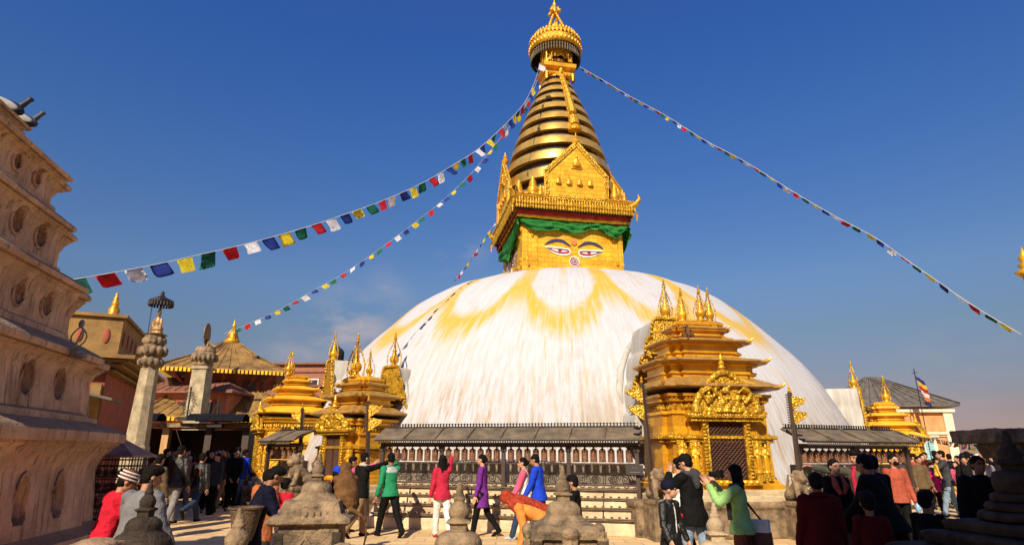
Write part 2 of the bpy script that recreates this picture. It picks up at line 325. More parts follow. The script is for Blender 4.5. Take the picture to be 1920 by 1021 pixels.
# streaky grey-brown smear near the big shrine
v_ = nn(t, 'ShaderNodeVectorMath', operation='DISTANCE'); L(co.outputs['Object'], v_.inputs[0]); v_.inputs[1].default_value = (-.05, -10.5, 2.6)
dp = M_('MULTIPLY', MR(v_.outputs['Value'], .2, .9, 1, 0), MR(streak, .36, .55))
gr = nn(t, 'ShaderNodeMix', data_type='RGBA'); L(M_('MULTIPLY', dp, .7), gr.inputs[0]); L(yl.outputs[2], gr.inputs[6]); gr.inputs[7].default_value = (.36, .29, .22, 1)
L(gr.outputs[2], b.inputs['Base Color'])
bp = nn(t, 'ShaderNodeBump'); bp.inputs['Strength'].default_value = .5; bp.inputs['Distance'].default_value = .04; L(M_('ADD', M_('ADD', fine, streak), hair_), bp.inputs['Height']); L(bp.outputs[0], b.inputs['Normal'])
bm = BM(); lathe(bm, cat(dprof, 3), 160)
for v in bm.verts:
    v.co += v.co.normalized()*(.05*noise.noise(v.co*.7) + .018*noise.noise(v.co*2.5))
dome = obj('dome', bm, dm, st, shade=True)
# raised plaster ridges that frame the shrines' backs
def dome_hit(px, py):
    d = Vector(ray(px, py)).normalized(); prof_ = cat(dprof, 2)
    for i in range(400):
        p_ = Vector((0, 0, CAMZ)) + d*(13+i*.05); r_ = math.hypot(p_.x-SX, p_.y-SY)
        for (r0, z0), (r1, z1) in zip(prof_, prof_[1:]):
            if z0 <= p_.z <= z1 and z1 > z0:
                if r_ <= r0+(r1-r0)*(p_.z-z0)/(z1-z0): return p_ - Vector((SX, SY, 0))
    return None
for pts_ in ([(1240, 596), (1215, 612), (1192, 634), (1174, 662), (1164, 695), (1161, 730), (1168, 762)], [(736, 688), (750, 698), (760, 718), (762, 745), (756, 775)]):
    bm = BM(); hp_ = [dome_hit(*q) for q in pts_]; hp_ = [q for q in hp_ if q is not None]
    if len(hp_) > 2: tube(bm, hp_, .09, 8, [.03]+[.10]*(len(hp_)-2)+[.04]); obj('plaster_ridge', bm, white, st, shade=True)
# ---- harmika (square tower)
PHI = R(11); HC = Vector((2.15, 26.4, 0)) - Vector((SX, SY, 0))
hm = bpy.data.objects.new('tower', None)
def HB(x, y, z):   # harmika local -> stupa local
    return Vector((HC.x + x*math.cos(PHI) - y*math.sin(PHI), HC.y + x*math.sin(PHI) + y*math.cos(PHI), z))
def xf(bm):
    for v in bm.verts: v.co = HB(*v.co)
    return bm
bm = BM(); sqloft(bm, [(2.2, None, 8.3), (2.2, None, 11.7)])
for sx_ in (-1, 1):
    for k in range(2): box(bm, (sx_*(1.62+.42*k), -2.2, 10.0), (.14, .10, 3.0))
goldw = mat('yellow_gilt_tiles', (.76, .47, .03), .46, .25, .4, 1.7, .7, 18, kind='tile', col2=(.50, .24, .010), p=dict(w=.42, h=.2, m=.008, mc=(.30, .12, .01)), spec=.3)
harm = obj('tower', xf(bm), goldw, st)
bm = BM()
for k in range(4):
    a = k*math.pi/2
    for i in range(26):
        x = -2.1+4.2*i/25; X, Y = x*math.cos(a)+2.22*math.sin(a), x*math.sin(a)-2.22*math.cos(a)
        for zz in (10.85, 9.3):
            if abs(x) > 1.5: ell(bm, (X, Y, zz-.25*(i % 3)), (.07, .07, .11), seg=6, n=4)
obj('tower_reliefs', xf(bm), gold, harm)
# painted eyes, flat paint on the front and left faces (thin raised paint)
def facept(px, py, off):      # pixel -> harmika-front-plane (x, z) then placed as local
    d = Vector(ray(px, py)); o = Vector((0, 0, CAMZ)); nrm = Vector((math.sin(PHI), -math.cos(PHI), 0)); c = HC + Vector((SX, SY, 0)) + nrm*(2.2+off)
    k = (c-o).dot(nrm)/d.dot(nrm); P = o + d*k; rel = P - (HC + Vector((SX, SY, 0)))
    return (rel.x*math.cos(PHI) + rel.y*math.sin(PHI), P.z)
def z2(pts): return [facept(860+x*.29391, 250+y*.29383, .0) for x, y in pts]
pw = mat('white_paint', (.80, .74, .66), .6, var=.1); pb = mat('dark_blue_paint', (.022, .022, .09), .5, var=.2); pr = mat('red_paint', (.45, .03, .04), .5, var=.2); pd = mat('purple_paint', (.20, .006, .035), .5, var=.2); po = mat('orange_paint', (.75, .20, .05), .5)
def arcpts(ctrl, k=6): return cat([tuple(p) for p in ctrl], k)
LE_out = arcpts([(545, 722), (575, 720), (620, 726), (665, 731), (705, 738), (712, 760), (700, 776), (660, 779), (612, 766), (575, 742), (545, 722)][:-1] + [(545, 722)], 3)[:-1]
LE_in = arcpts([(556, 727), (620, 733), (668, 738), (702, 746), (704, 762), (690, 769), (650, 769), (612, 758), (580, 742), (556, 727)], 3)[:-1]
LE_red = arcpts([(578, 735), (640, 741), (700, 752), (700, 764), (650, 763), (608, 752), (578, 735)], 3)[:-1]
LE_w = arcpts([(590, 738), (640, 744), (692, 754), (650, 757), (612, 750), (590, 738)], 3)[:-1]
LB = arcpts([(545, 712), (575, 686), (620, 674), (665, 680), (700, 706), (716, 722), (700, 716), (662, 697), (618, 690), (575, 702), (545, 712)], 3)[:-1]
# mirror of the left eye about the nose gives the right one, nudged by the wall's perspective
def mir(pts):
    f = z2(pts); c0 = z2([(737, 750)])[0][0]; return [(2*c0 - x, z - .02) for x, z in f]
def paint(name, pts, m, off, parent, face=0):
    bm = BM(); y = -2.2
    prism(bm, pts, y-.02, y-off)
    if face:
        for v in bm.verts: v.co = Vector((v.co.y, -v.co.x, v.co.z))
    return obj(name, xf(bm), m, parent)
for face in (0, 1):
    for side in (0, 1):
        g = (lambda p: z2(p)) if side == 0 else mir
        e = paint('eye', g(LE_out), pw, .034, harm, face)
        paint('eyelid', g(LE_in), pb, .040, e, face); paint('eye_rim', g(LE_red), pr, .046, e, face); paint('eye_white', g(LE_w), pw, .052, e, face)
        ix = [(645+14*math.cos(a), 748+8*math.sin(a)) for a in [i*.5236 for i in range(12)]]
        paint('iris', g(ix), pd, .058, e, face)
        bo = [(x + (6 if x > 630 else -5), y_+7) for x, y_ in LB]
        br = paint('eyebrow', g(LB), pb, .040, harm, face)
    c0 = z2([(737, 818)])[0]; rn = (z2([(770, 818)])[0][0]-c0[0])
    q = paint('nose_swirl', [(c0[0]+rn*math.cos(a), c0[1]+rn*1.0*math.sin(a)) for a in [i*.2618 for i in range(24)]], pw, .034, harm, face)
    paint('swirl_ground', [(c0[0]+rn*.84*math.cos(a), c0[1]+rn*.84*math.sin(a)) for a in [i*.2618 for i in range(24)]], pd, .040, q, face)
    bm = BM(); pts = []
    for i in range(60):
        a = i*.24; r_ = rn*(.12+.62*i/59); pts.append(Vector((c0[0]+r_*math.cos(a), -2.2-.042, c0[1]+r_*math.sin(a))))
    tube(bm, pts, rn*.05, 5)
    if face:
        for v in bm.verts: v.co = Vector((v.co.y, -v.co.x, v.co.z))
    obj('spiral', xf(bm), pw, q)
    c1 = z2([(734, 695)])[0]; paint('brow_dot', [(c1[0]+.13*math.cos(a), c1[1]+.13*math.sin(a)) for a in [i*.5236 for i in range(12)]], po, .05, harm, face)
# ---- cornice
bm = BM(); sqloft(bm, [(2.25, None, 11.25), (2.35, None, 11.5), (2.55, None, 11.55), (2.60, None, 11.62), (2.60, None, 11.74), (2.52, None, 11.76), (2.55, None, 11.84), (2.66, None, 11.9), (2.66, None, 11.98), (2.2, None, 12.05)])
corn = obj('cornice', xf(bm), gold, st)
bm = BM()
for k in range(4):
    a = k*math.pi/2; N = 44
    for i in range(N):
        x = -2.58 + 5.16*(i+.5)/N; X, Y = x*math.cos(a)+2.62*math.sin(a), x*math.sin(a)-2.62*math.cos(a)
        lathe(bm, [(.0, -.20), (.045, -.16), (.06, -.08), (.02, 0), (.05, .03), (.05, .30), (.02, .34)], 6, (X, Y, 11.55))
    for i in range(60):
        x = -2.66 + 5.32*(i+.5)/60; X, Y = x*math.cos(a)+2.67*math.sin(a), x*math.sin(a)-2.67*math.cos(a)
        ell(bm, (X, Y, 11.99), .05, seg=6, n=4)
obj('bell_fringe', xf(bm), goldr, corn)
# corner makara ornaments
for sx_, sy_ in ((1, -1), (-1, 1), (-1, -1), (1, 1)):
    bm = BM(); d = Vector((sx_, sy_, 0)).normalized()
    tube(bm, [Vector((sx_*2.55, sy_*2.55, 11.8)), Vector((sx_*2.7, sy_*2.7, 11.9)), Vector((sx_*2.82, sy_*2.82, 12.08)), Vector((sx_*2.78, sy_*2.78, 12.28))], .1, 7, [.14, .12, .09, .03])
    tube(bm, [Vector((sx_*2.62, sy_*2.62, 11.7)), Vector((sx_*2.72, sy_*2.72, 11.4)), Vector((sx_*2.7, sy_*2.7, 11.1))], .05, 6, [.08, .06, .03])
    obj('corner_ornament', xf(bm), goldr, corn)
# striped valance + green drape
def ribbon(name, z0, z1, off, m, par, sag=0, ph_=0):
    bm = BM(); pts = []; N = 30
    for k in range(4):
        a = k*math.pi/2
        for i in range(N):
            x = -off + 2*off*i/N; X, Y = x*math.cos(a)+off*math.sin(a), x*math.sin(a)-off*math.cos(a)
            wv = .03*math.sin(i*1.7+k)
            pts.append((X*(1+wv*.3), Y*(1+wv*.3), sag*math.sin(math.pi*i/N) ))
    a_ = [bm.verts.new((x, y, z0 - s_*.2)) for x, y, s_ in pts]; b_ = [bm.verts.new((x*1.01, y*1.01, z1 - s_)) for x, y, s_ in pts]; n_ = len(pts)
    for i in range(n_): bm.faces.new((a_[i], a_[(i+1) % n_], b_[(i+1) % n_], b_[i]))
    r_ = bmesh.ops.solidify(bm, geom=bm.faces[:], thickness=.015)
    return obj(name, xf(bm), m, par, shade=True)
cred = mat('red_cloth', (.42, .012, .012), .8, var=.2); cyel = mat('yellow_cloth', (.85, .50, .03), .8, var=.15); cgrn = mat('green_cloth', (.03, .30, .05), .75, var=.4, scale=3); cblk = mat('navy_cloth', (.02, .02, .05), .8)
val = ribbon('valance_band', 11.5, 11.33, 2.50, cblk, corn); ribbon('valance_stripe', 11.335, 11.15, 2.47, cred, corn, .03); ribbon('valance_hem', 11.155, 11.02, 2.44, cyel, corn, .04)
bm = BM(); rowsN = 14; N = 40
def drape(bm, P0, P1, drop, tw, out):
    P0, P1 = Vector(P0), Vector(P1); g = []
    nrm = Vector((P1.y-P0.y, -(P1.x-P0.x), 0)).normalized()
    for i in range(N+1):
        s_ = i/N; row = []
        for j in range(rowsN+1):
            q = j/rowsN; sg = drop*(.35+.65*math.sin(math.pi*s_)**.8)
            fold = .05*math.sin(q*18+3*math.sin(s_*5)+tw) + .03*math.sin(s_*23+q*9)
            p = P0.lerp(P1, s_) + Vector((0, 0, -q*sg - .12*math.sin(s_*9+tw)*q)) + nrm*(out*math.sin(q*2.6)*.35 + fold*(.3+q))
            row.append(bm.verts.new(p))
        g.append(row)
    for i in range(N):
        for j in range(rowsN): bm.faces.new((g[i][j], g[i+1][j], g[i+1][j+1], g[i][j+1]))
e = 2.34; zt = 11.08
drape(bm, (-e, -e, zt+.02), (.75, -e, zt-.02), .66, 0, .2)
drape(bm, (.65, -e, zt), (e+.1, -e, zt-.1), .55, 2, .35)
drape(bm, (e+.05, -e, zt), (e+.05, e, zt), 1.25, 1, .45)
drape(bm, (-e, e, zt-.1), (-e-.02, -e, zt+.02), 1.15, 3, .2)
bmesh.ops.solidify(bm, geom=bm.faces[:], thickness=.012)
obj('green_drape', xf(bm), cgrn, st, shade=True)
# ---- pediments on the four sides
def seated(bm, c, h, sy_=1):
    """little seated buddha relief, facing -y"""
    x, y, z = c; s_ = h
    ell(bm, (x, y, z+.06*s_), (.36*s_, .2*s_, .08*s_), seg=10, n=5)
    ell(bm, (x, y, z+.2*s_), (.32*s_, .18*s_, .12*s_), seg=10, n=6)
    ell(bm, (x, y, z+.42*s_), (.17*s_, .12*s_, .24*s_), seg=10, n=6)
    for q in (-1, 1): cap(bm, (x+q*.17*s_, y, z+.55*s_), (x+q*.2*s_, y-.05*s_, z+.32*s_), .05*s_, .045*s_, 6)
    ell(bm, (x, y, z+.78*s_), (.1*s_, .1*s_, .13*s_), seg=8, n=6); ell(bm, (x, y, z+.92*s_), (.05*s_, .05*s_, .07*s_), seg=6, n=4)
for k in range(4):
    a = k*math.pi/2
    def RT(bm):
        for v in bm.verts:
            x, y, z = v.co; v.co = Vector((x*math.cos(a)-y*math.sin(a), x*math.sin(a)+y*math.cos(a), z))
        return xf(bm)
    yf = -2.62
    O = [(-1.22, 11.95), (1.38, 11.95), (1.42, 13.05), (.12, 14.55), (-1.26, 13.1)]
    bm = BM(); prism(bm, O, yf, yf+.10)
    pd_ = obj('pediment', RT(bm), goldw, st)
    bm = BM(); O2 = [Vector((x, yf-.04, z)) for x, z in O] + [Vector((O[0][0], yf-.04, O[0][1]))]
    for p_, q_ in zip(O2, O2[1:]):
        n_ = int((q_-p_).length/.11)
        for i in range(n_+1): ell(bm, p_.lerp(q_, i/n_), .075, seg=6, n=4)
        d = (q_-p_); c = (p_+q_)/2; ang_ = math.atan2(d.z, d.x)
        box(bm, c + Vector((0, .02, 0)), (d.length+.1, .08, .2), Matrix.Rotation(-ang_, 3, 'Y'))
    obj('pediment_border', RT(bm), goldr, pd_)
    bm = BM(); seated(bm, (.1, yf-.05, 13.42), .62); box(bm, (.1, yf-.02, 13.38), (.5, .06, .12))
    for i in range(4): seated(bm, (-.72+.47*i, yf-.05, 12.55-.0*i), .42)
    obj('buddha_relief', RT(bm), gold, pd_, voxel=.018, smooth=1)
    bm = BM(); lathe(bm, [(.02, 0), (.14, .05), (.18, .15), (.1, .25), (.06, .3), (.1, .36), (.03, .5), (.01, .62)], 12, (.12, yf+.05, 14.5))
    obj('apex_finial', RT(bm), gold, pd_)
# small chaitya finials at corners and beside pediments
def minich(bm, c, s_):
    lathe(bm, [(.24*s_, 0), (.27*s_, .06*s_), (.25*s_, .1*s_), (.17*s_, .14*s_), (.22*s_, .26*s_), (.25*s_, .44*s_), (.2*s_, .56*s_), (.13*s_, .6*s_), (.18*s_, .66*s_), (.18*s_, .70*s_), (.11*s_, .73*s_), (.15*s_, .78*s_), (.15*s_, .82*s_), (.09*s_, .85*s_), (.11*s_, .9*s_), (.05*s_, .96*s_), (.07*s_, 1.02*s_), (.01, 1.12*s_)], 14, c)
for k in range(4):
    a = k*math.pi/2
    for x, s_ in ((-1.75, .95), (-2.45, .5), (1.9, .9), (-1.42, .6)):
        bm = BM(); y = -2.28; X, Y = x*math.cos(a)-y*math.sin(a), x*math.sin(a)+y*math.cos(a)
        minich(bm, (X, Y, 11.95), s_); obj('corner_finial', xf(bm), gold, corn, shade=True)
# ---- spire: 13 rings
core = BM(); AX = HC
Rz = [(2.42, 12.0), (2.50, 12.6), (2.50, 13.3), (2.46, 14.07), (2.2, 15.13), (1.82, 16.38), (1.38, 17.58), (1.0, 18.48), (.72, 19.1), (.6, 19.5)]
def rad(z):
    for (r0, z0), (r1, z1) in zip(Rz, Rz[1:]):
        if z0 <= z <= z1: return r0 + (r1-r0)*(z-z0)/(z1-z0)
    return Rz[-1][0]
lathe(core, [(max(.1, rad(z)*.90-.02), z) for z in [12+.25*i for i in range(31)]], 48, AX)
sp = obj('spire', core, mat('ring_gap_black', (.012, .008, .005), .6), st, shade=True)  # near-black core colour paints in the dark of the ring gaps
zz = 12.15; H0 = .93
for k in range(13):
    h = H0*(1-.052*k)*.52; g = H0*(1-.052*k)*.48
    bm = BM(); r0, r1 = rad(zz), rad(zz+h)
    lathe(bm, [(r0*.955, zz+.03), (r0, zz), (r0*.5+r1*.5+.012, zz+h*.5), (r1, zz+h), (r1*.92, zz+h+.02)], 72, AX)
    ring = obj('spire_ring', bm, mat('burnished_gold_sheet', (.92, .55, .12), .30, .7, .45, 1.4, .12, 14, col2=(.55, .30, .05)), st)
    for f in ring.data.polygons: f.use_smooth = abs(f.normal.z) < .8
    ring.data.set_sharp_from_angle(angle=R(40))
    zz += h + g
ztop = zz
# hanging chain panel
bm = BM(); pts = []
n_ = 16; fr = R(-11+7)
rows_ = []
for i in range(n_+1):
    z = 19.7 - (19.7-15.75)*i/n_; r_ = rad(z)+.07; wd = .10 + .17*i/n_; aa = -math.pi/2 + PHI + .12
    c = AX + Vector((r_*math.cos(aa), r_*math.sin(aa), z)); tdir = Vector((-math.sin(aa), math.cos(aa), 0))
    for s_ in (-.75, -.25, .25, .75):
        ell(bm, c + tdir*wd*s_, (.06, .05, .13), seg=6, n=4)
    rows_.append(c)
tube(bm, rows_, .05, 8, [.09 + .16*i/n_ for i in range(n_+1)])
obj('hanging_banner', bm, goldr, st)
bm = BM(); lathe(bm, [(.0, 0), (.3, .04), (.32, .14), (.2, .3), (.08, .42), (.04, .5)], 12, rows_[-1] + Vector((0, 0, -.3))); obj('banner_bell', bm, gold, st)
# ---- platform under the umbrella
bm = BM(); ptz = 19.35
sqloft(bm, [(.62, None, ptz), (.66, None, ptz+.05), (.66, None, ptz+.14), (.55, None, ptz+.16), (.55, None, ptz+.30), (.80, None, ptz+.36), (.82, None, ptz+.55), (.7, None, ptz+.6)], )
for v in bm.verts: v.co = HB(*v.co)
plat = obj('platform', bm, gold, st)
bm = BM()
for sx_, sy_ in ((-1, -1), (1, -1), (1, 1), (-1, 1)):
    box(bm, HB(sx_*.62, sy_*.62, 20.15), (.1, .1, .9)); box(bm, HB(sx_*.66, sy_*.66, ptz-.1), (.08, .08, .4))
for q in range(7): minich(bm, HB(-.5+q*.16, -.72, ptz-.12), .16)
obj('corner_post', bm, gold, plat)
for sx_ in (-1, 1):
    bm = BM()
    for j in range(9): ell(bm, HB(sx_*(.52-.02*j), -.8, ptz+.68+j*.055), (.13-.008*j, .05, .05), seg=6, n=4)
    obj('platform_crest', bm, goldr, plat)
# ---- umbrella
UZ = 21.05; UR = 1.30; uc = AX + Vector((-.02, 0, 0))
bm = BM(); lathe(bm, [(.05, UZ+.42), (UR*.93, UZ+.38), (UR*.95, UZ-.20), (UR, UZ-.22), (UR+.02, UZ+.10), (UR-.02, UZ+.30), (UR, UZ+.34), (UR-.03, UZ+.40), (UR-.1, UZ+.62), (UR-.25, UZ+.8), (.8, UZ+1.0), (.35, UZ+1.15), (.1, UZ+1.2)], 64, uc)
um = obj('umbrella', bm, goldr, st, shade=True)
bm = BM(); lathe(bm, [(UR*.925, UZ-.19), (UR*.90, UZ+.30), (.1, UZ+.34)], 48, uc); bmesh.ops.delete(bm, geom=[f for f in bm.faces if len(f.verts) > 8 and f.calc_center_median().z < UZ], context='FACES_ONLY'); obj('umbrella_lining', bm, black, um)
bm = BM()
for i in range(56):
    a = i/56*6.28318; c = uc + Vector(((UR-.08)*math.cos(a), (UR-.08)*math.sin(a), 0))
    lathe(bm, [(.03, UZ-.66), (.055, UZ-.56), (.03, UZ-.42), (.05, UZ-.30), (.03, UZ-.16)], 5, (c.x, c.y, 0))
obj('umbrella_fringe', bm, mat('tarnished_metal', (.06, .045, .02), .5, .5), um)
bm = BM()
for i in range(40):
    a = i/40*6.28318
    for rr_, z_, s_ in ((UR-.03, UZ+.40, .13), (UR-.22, UZ+.72, .12)):
        c = uc + Vector((rr_*math.cos(a), rr_*math.sin(a), z_)); ell(bm, c, (.07, .07, s_*1.3), seg=6, n=5)
    c = uc + Vector((UR*math.cos(a), UR*math.sin(a), UZ+.03)); ell(bm, c, (.07, .07, .1), seg=6, n=4)
obj('umbrella_crown', bm, gold, um)
bm = BM(); lathe(bm, [(UR-.0, UZ+.33), (UR+.035, UZ+.35), (UR-.0, UZ+.38)], 64, uc); obj('umbrella_band', bm, cred, um)
# finial tripod
bm = BM(); tipz = 24.1
for i in range(4):
    a = R(45+90*i) + PHI; pts = []
    for j in range(9):
        s_ = j/8; r_ = .62*(1-s_)**1.0 + .03; pts.append(uc + Vector((r_*math.cos(a), r_*math.sin(a), 22.05 + 1.45*s_)))
    tube(bm, pts, .055, 6)
    for p_ in pts: ell(bm, p_, .085, seg=6, n=4)
    a2 = a; ell(bm, uc + Vector((.28*math.cos(a), .28*math.sin(a), 23.45)), (.12, .12, .12), seg=8, n=5); ell(bm, uc + Vector((.22*math.cos(a), .22*math.sin(a), 23.6)), (.06, .06, .16), seg=6, n=4)
lathe(bm, [(.3, 21.95), (.22, 22.2), (.12, 22.3), (.2, 22.5), (.1, 22.75), (.03, 22.95)], 12, uc)
lathe(bm, [(.05, 23.3), (.2, 23.45), (.12, 23.6), (.16, 23.72), (.07, 23.8), (.1, 23.95), (.02, 24.15), (.03, 24.3), (.005, 24.5)], 12, uc)
obj('crown_finial', bm, gold, st, shade=True)
# yellow cloth under the umbrella
bm = BM(); g = []
for i in range(41):
    a = -math.pi/2 - 1.5 + 3.6*i/40; row = []
    for j in range(9):
        q = j/8; r_ = .72 + .12*math.sin(i*1.3)*.4*q + .22*q*(1 if i > 26 else .25) ; dz = (1.0 if 10 < i < 27 else 1.35 + (.5 if i >= 27 else .1))
        row.append(bm.verts.new(uc + Vector((r_*math.cos(a)+.03*math.sin(i*2.1), r_*math.sin(a), UZ+.25 - q*dz - .06*math.sin(i*.9)*q))))
    g.append(row)
for i in range(40):
    for j in range(8): bm.faces.new((g[i][j], g[i+1][j], g[i+1][j+1], g[i][j+1]))
bmesh.ops.solidify(bm, geom=bm.faces[:], thickness=.015)
obj('yellow_drape', bm, mat('saffron_cloth', (.85, .50, .03), .7, var=.2, scale=3), st, shade=True)
# ================================================================ HOUSES BEHIND THE VIEWER (they cast the shade in the foreground)
def simple_house(name, label, c, w_, d_, h, rz, wallm, roofm, nwin=4, rh=1.6):
    t_ = thing(name, label, 'house', c, rz)
    bm = BM(); box(bm, (0, 0, h/2), (w_, d_, h)); obj('wall', bm, wallm, t_)
    bm = BM(); sqloft(bm, [(w_/2+.3, d_/2+.3, h), (w_/2+.32, d_/2+.32, h+.12), (w_*.2, .2, h+rh)]); obj('roof', bm, roofm, t_)
    for f in range(int(h//2.8)):
        for i in range(nwin):
            x = (i+.5)/nwin*w_ - w_/2
            bm = BM(); box(bm, (x, d_/2+.03, 1.5+f*2.8), (1.0, .1, 1.4)); wn = obj('window', bm, wood, t_)
            bm = BM(); box(bm, (x, d_/2+.07, 1.5+f*2.8), (.8, .06, 1.2)); obj('pane', bm, black, wn)
simple_house('brick_house', 'tall brick house standing close behind the viewer, out of the picture', (4.9, -7.6, 0), 12.2, 6, 11.6, R(0), brick, slate, 5, .5)
# ================================================================ LEFT PLASTER MONUMENT
mc = (-6.555, 5.929); ma = R(11.8)      # local x axis = outward normal of the face we see, y = away from viewer
mon = thing('stepped_monument', 'tall stepped monument of stained brown limewashed plaster at the left edge', 'monument', (mc[0], mc[1], 0), 0)
mon.rotation_euler = (0, 0, R(11.8))
def MT(h): return h
tiers = [  # wall half width bottom/top, z bottom, z flare, cornice tip, z tip, ledge z
 (2.46, 2.41, 0.0, 1.40, 2.62, 1.70, 1.84), (2.27, 2.23, 2.0, 2.42, 2.37, 2.60, 2.70), (1.98, 1.97, 2.92, 3.18, 2.11, 3.44, 3.53),
 (1.79, 1.78, 3.69, 3.98, 1.90, 4.17, 4.25), (1.63, 1.63, 4.42, 4.66, 1.77, 4.80, 4.88), (1.21, 1.20, 5.02, 5.20, 1.34, 5.32, 5.38)]
for ti, (h0, h1, z0, z1, ht, zt_, zl) in enumerate(tiers):
    h0 -= .50; h1 -= .50; ht -= .50
    secs = []
    if ti == 0: secs += [(2.14, 0), (2.12, .5), (2.12, .72), (2.01, .76), (1.96, .80)]
    else: secs += [(h0+.06, z0-.12), (h0+.05, z0), (h0, z0+.03)]
    fl = zt_-z1
    secs += [(h1, z1), (h1+.02, z1+fl*.25), (h1+(ht-h1)*.22, z1+fl*.50), (h1+(ht-h1)*.5, z1+fl*.72), (h1+(ht-h1)*.5, z1+fl*.78), (h1+(ht-h1)*.78, z1+fl*.93), (ht-.05, zt_-.012), (ht-.05, zt_+.004), (ht-.01, zt_+.006), (ht, zt_+.03), (ht, zl-.03), (ht-.03, zl)]
    nxt = tiers[ti+1] if ti+1 < len(tiers) else None
    if nxt: secs += [((ht+nxt[0]-.50)/2, zl+(nxt[2]-zl)*.46), (nxt[0]-.42, nxt[2]-.07), (nxt[0]-.42, nxt[2]-.01), (nxt[0]-.6, nxt[2])]
    else: secs += [(.3, zl+.15)]
    bm = BM(); nn_ = h1*.42; denseloft(bm, [(h, h, z) for h, z in secs], nn_, .15)
    # niches cut out of the visible face
    cut = BM(); sc_ = (z1-z0) if ti else .78
    ys = (-1.25, 1.6-.42*2.4+.35) if False else None
    nich = []
    def tear(wd, hh): return [(wd*.5*math.sin(a_)*(1 if a_ < 3.14 else 1), -math.cos(a_)*hh*.36 + (hh*.30*max(0, math.cos(a_-math.pi))**3)) for a_ in [i*6.28318/18 for i in range(18)]]
    nh = {0: .40, 1: .34, 2: .28, 3: .30, 4: .21, 5: .12}[ti]; nw = nh*.60
    zc = {0: 1.08, 1: 2.26, 2: 3.14, 3: 3.93, 4: 4.62, 5: 5.15}[ti]
    kk = h1/1.91*1.06; far = h1 - .62*kk
    for q, yy in enumerate((far, far-.68*kk, far-1.36*kk)):
        xs = h1-.15 if yy > h1-nn_ else h1
        nich.append((xs, yy))
    tob = obj('tier', bm, plaster, mon, amp=.005, nscale=5)
    T_ = tear(nw, nh)
    def hw(z):      # half width of the teardrop at height z
        m_ = 0
        for (x0_, z0_), (x1_, z1_) in zip(T_, T_[1:] + T_[:1]):
            if (z0_-z)*(z1_-z) <= 0 and z0_ != z1_: m_ = max(m_, abs(x0_ + (x1_-x0_)*(z-z0_)/(z1_-z0_)))
        return m_
    for v in tob.data.vertices:
        c_ = v.co
        for xs, yy in nich:
            if c_.x > xs-.12 and abs(c_.y-yy) < nw*.6 and abs(c_.z-zc) < nh*.7:
                k_ = hw(c_.z-zc) - abs(c_.y-yy)
                if k_ > 0: c_.x -= .14*min(1, k_/.03)
    tob.data.polygons.foreach_set('use_smooth', [True]*len(tob.data.polygons)); tob.data.set_sharp_from_angle(angle=R(38))
    for (xs, yy) in nich:
        bm = BM(); s_ = nh*.75
        M0 = Vector((xs-.08, yy, zc-nh*.38))
        ell(bm, M0 + Vector((0, 0, .12*s_)), (.16*s_, .3*s_, .12*s_)); ell(bm, M0 + Vector((0, 0, .38*s_)), (.12*s_, .17*s_, .25*s_)); ell(bm, M0 + Vector((0, 0, .72*s_)), (.1*s_, .1*s_, .13*s_))
        for q in (-1, 1): cap(bm, M0 + Vector((0, q*.17*s_, .52*s_)), M0 + Vector((.08*s_, q*.2*s_, .25*s_)), .05*s_, .05*s_, 6)
        obj('niche_statue', bm, plaster, mon, voxel=.02, smooth=2, amp=.01, nscale=8)
        bm = BM(); P = tear(nw*1.25, nh*1.2); tube(bm, [Vector((xs+.005, yy+x, z+zc+.01)) for x, z in P + P[:1]], .022, 6)
        obj('niche_rim', bm, plaster, mon, shade=True)
bm = BM(); lathe(bm, [(.35, 5.35), (.38, 5.45), (.36, 5.65), (.25, 5.8), (.02, 5.85)], 32)
obj('small_dome', bm, plaster, mon, shade=True)
# iron ritual emblem hanging at the monument's edge
e0 = at(148, 632, 6.6)
em = thing('metal_crest', 'looped silver metal crest fixed on a ledge of the brown monument', 'ornament', e0)
bm = BM()
for s_ in (-1, 1):
    pts = [Vector((s_*(.085*math.sin(a_*math.pi)), 0, -.12+.24*a_)) for a_ in [i/12 for i in range(13)]]; tube(bm, pts, .010, 6)
tube(bm, [(-.03, 0, -.13), (.035, 0, .09)], .014, 6); ell(bm, (0, 0, .15), (.035, .015, .05)); ell(bm, (0, 0, -.16), (.08, .03, .035)); ell(bm, (.03, .01, -.2), (.1, .04, .03))
obj('crest', bm, mat('dull_silver', (.36, .33, .27), .45, .6, .4, 9), em, voxel=.006, smooth=1)
# ================================================================ GOLD SHRINES
def lattice_finial(par, c, s_):
    bm = BM(); c = Vector(c)
    lathe(bm, [(.16, 0), (.18, .04), (.12, .08), (.08, .16), (.15, .22), (.17, .32), (.15, .40), (.07, .46), (.10, .50), (.05, .55), (.09, .62), (.03, .70), (.05, .74), (.01, .86)], 14, c)
    bm2 = BM()
    for k in range(4):
        a_ = k*math.pi/2 + .6; pts = []
        for j in range(13):
            q = j/12; r_ = .20*math.sin(.9+q*2.05)/math.sin(.9+.0)*.95*(1-q**2.2) + .015; pts.append(c + Vector((r_*math.cos(a_), r_*math.sin(a_), .08+q*1.02)))
        tube(bm2, pts, .012, 5)
        for p_ in pts[::1]: ell(bm2, p_ + Vector((.015*math.cos(a_), .015*math.sin(a_), 0)), (.026, .026, .034), seg=5, n=4)
    lathe(bm2, [(.02, 1.02), (.07, 1.08), (.04, 1.12), (.06, 1.16), (.02, 1.2), (.03, 1.26), (.003, 1.38)], 8, c)
    for b_ in (bm, bm2):
        for v in b_.verts: v.co = c + (v.co-c)*s_
    f_ = obj('finial', bm, gold, par, shade=True); obj('finial_cage', bm2, goldr, f_)
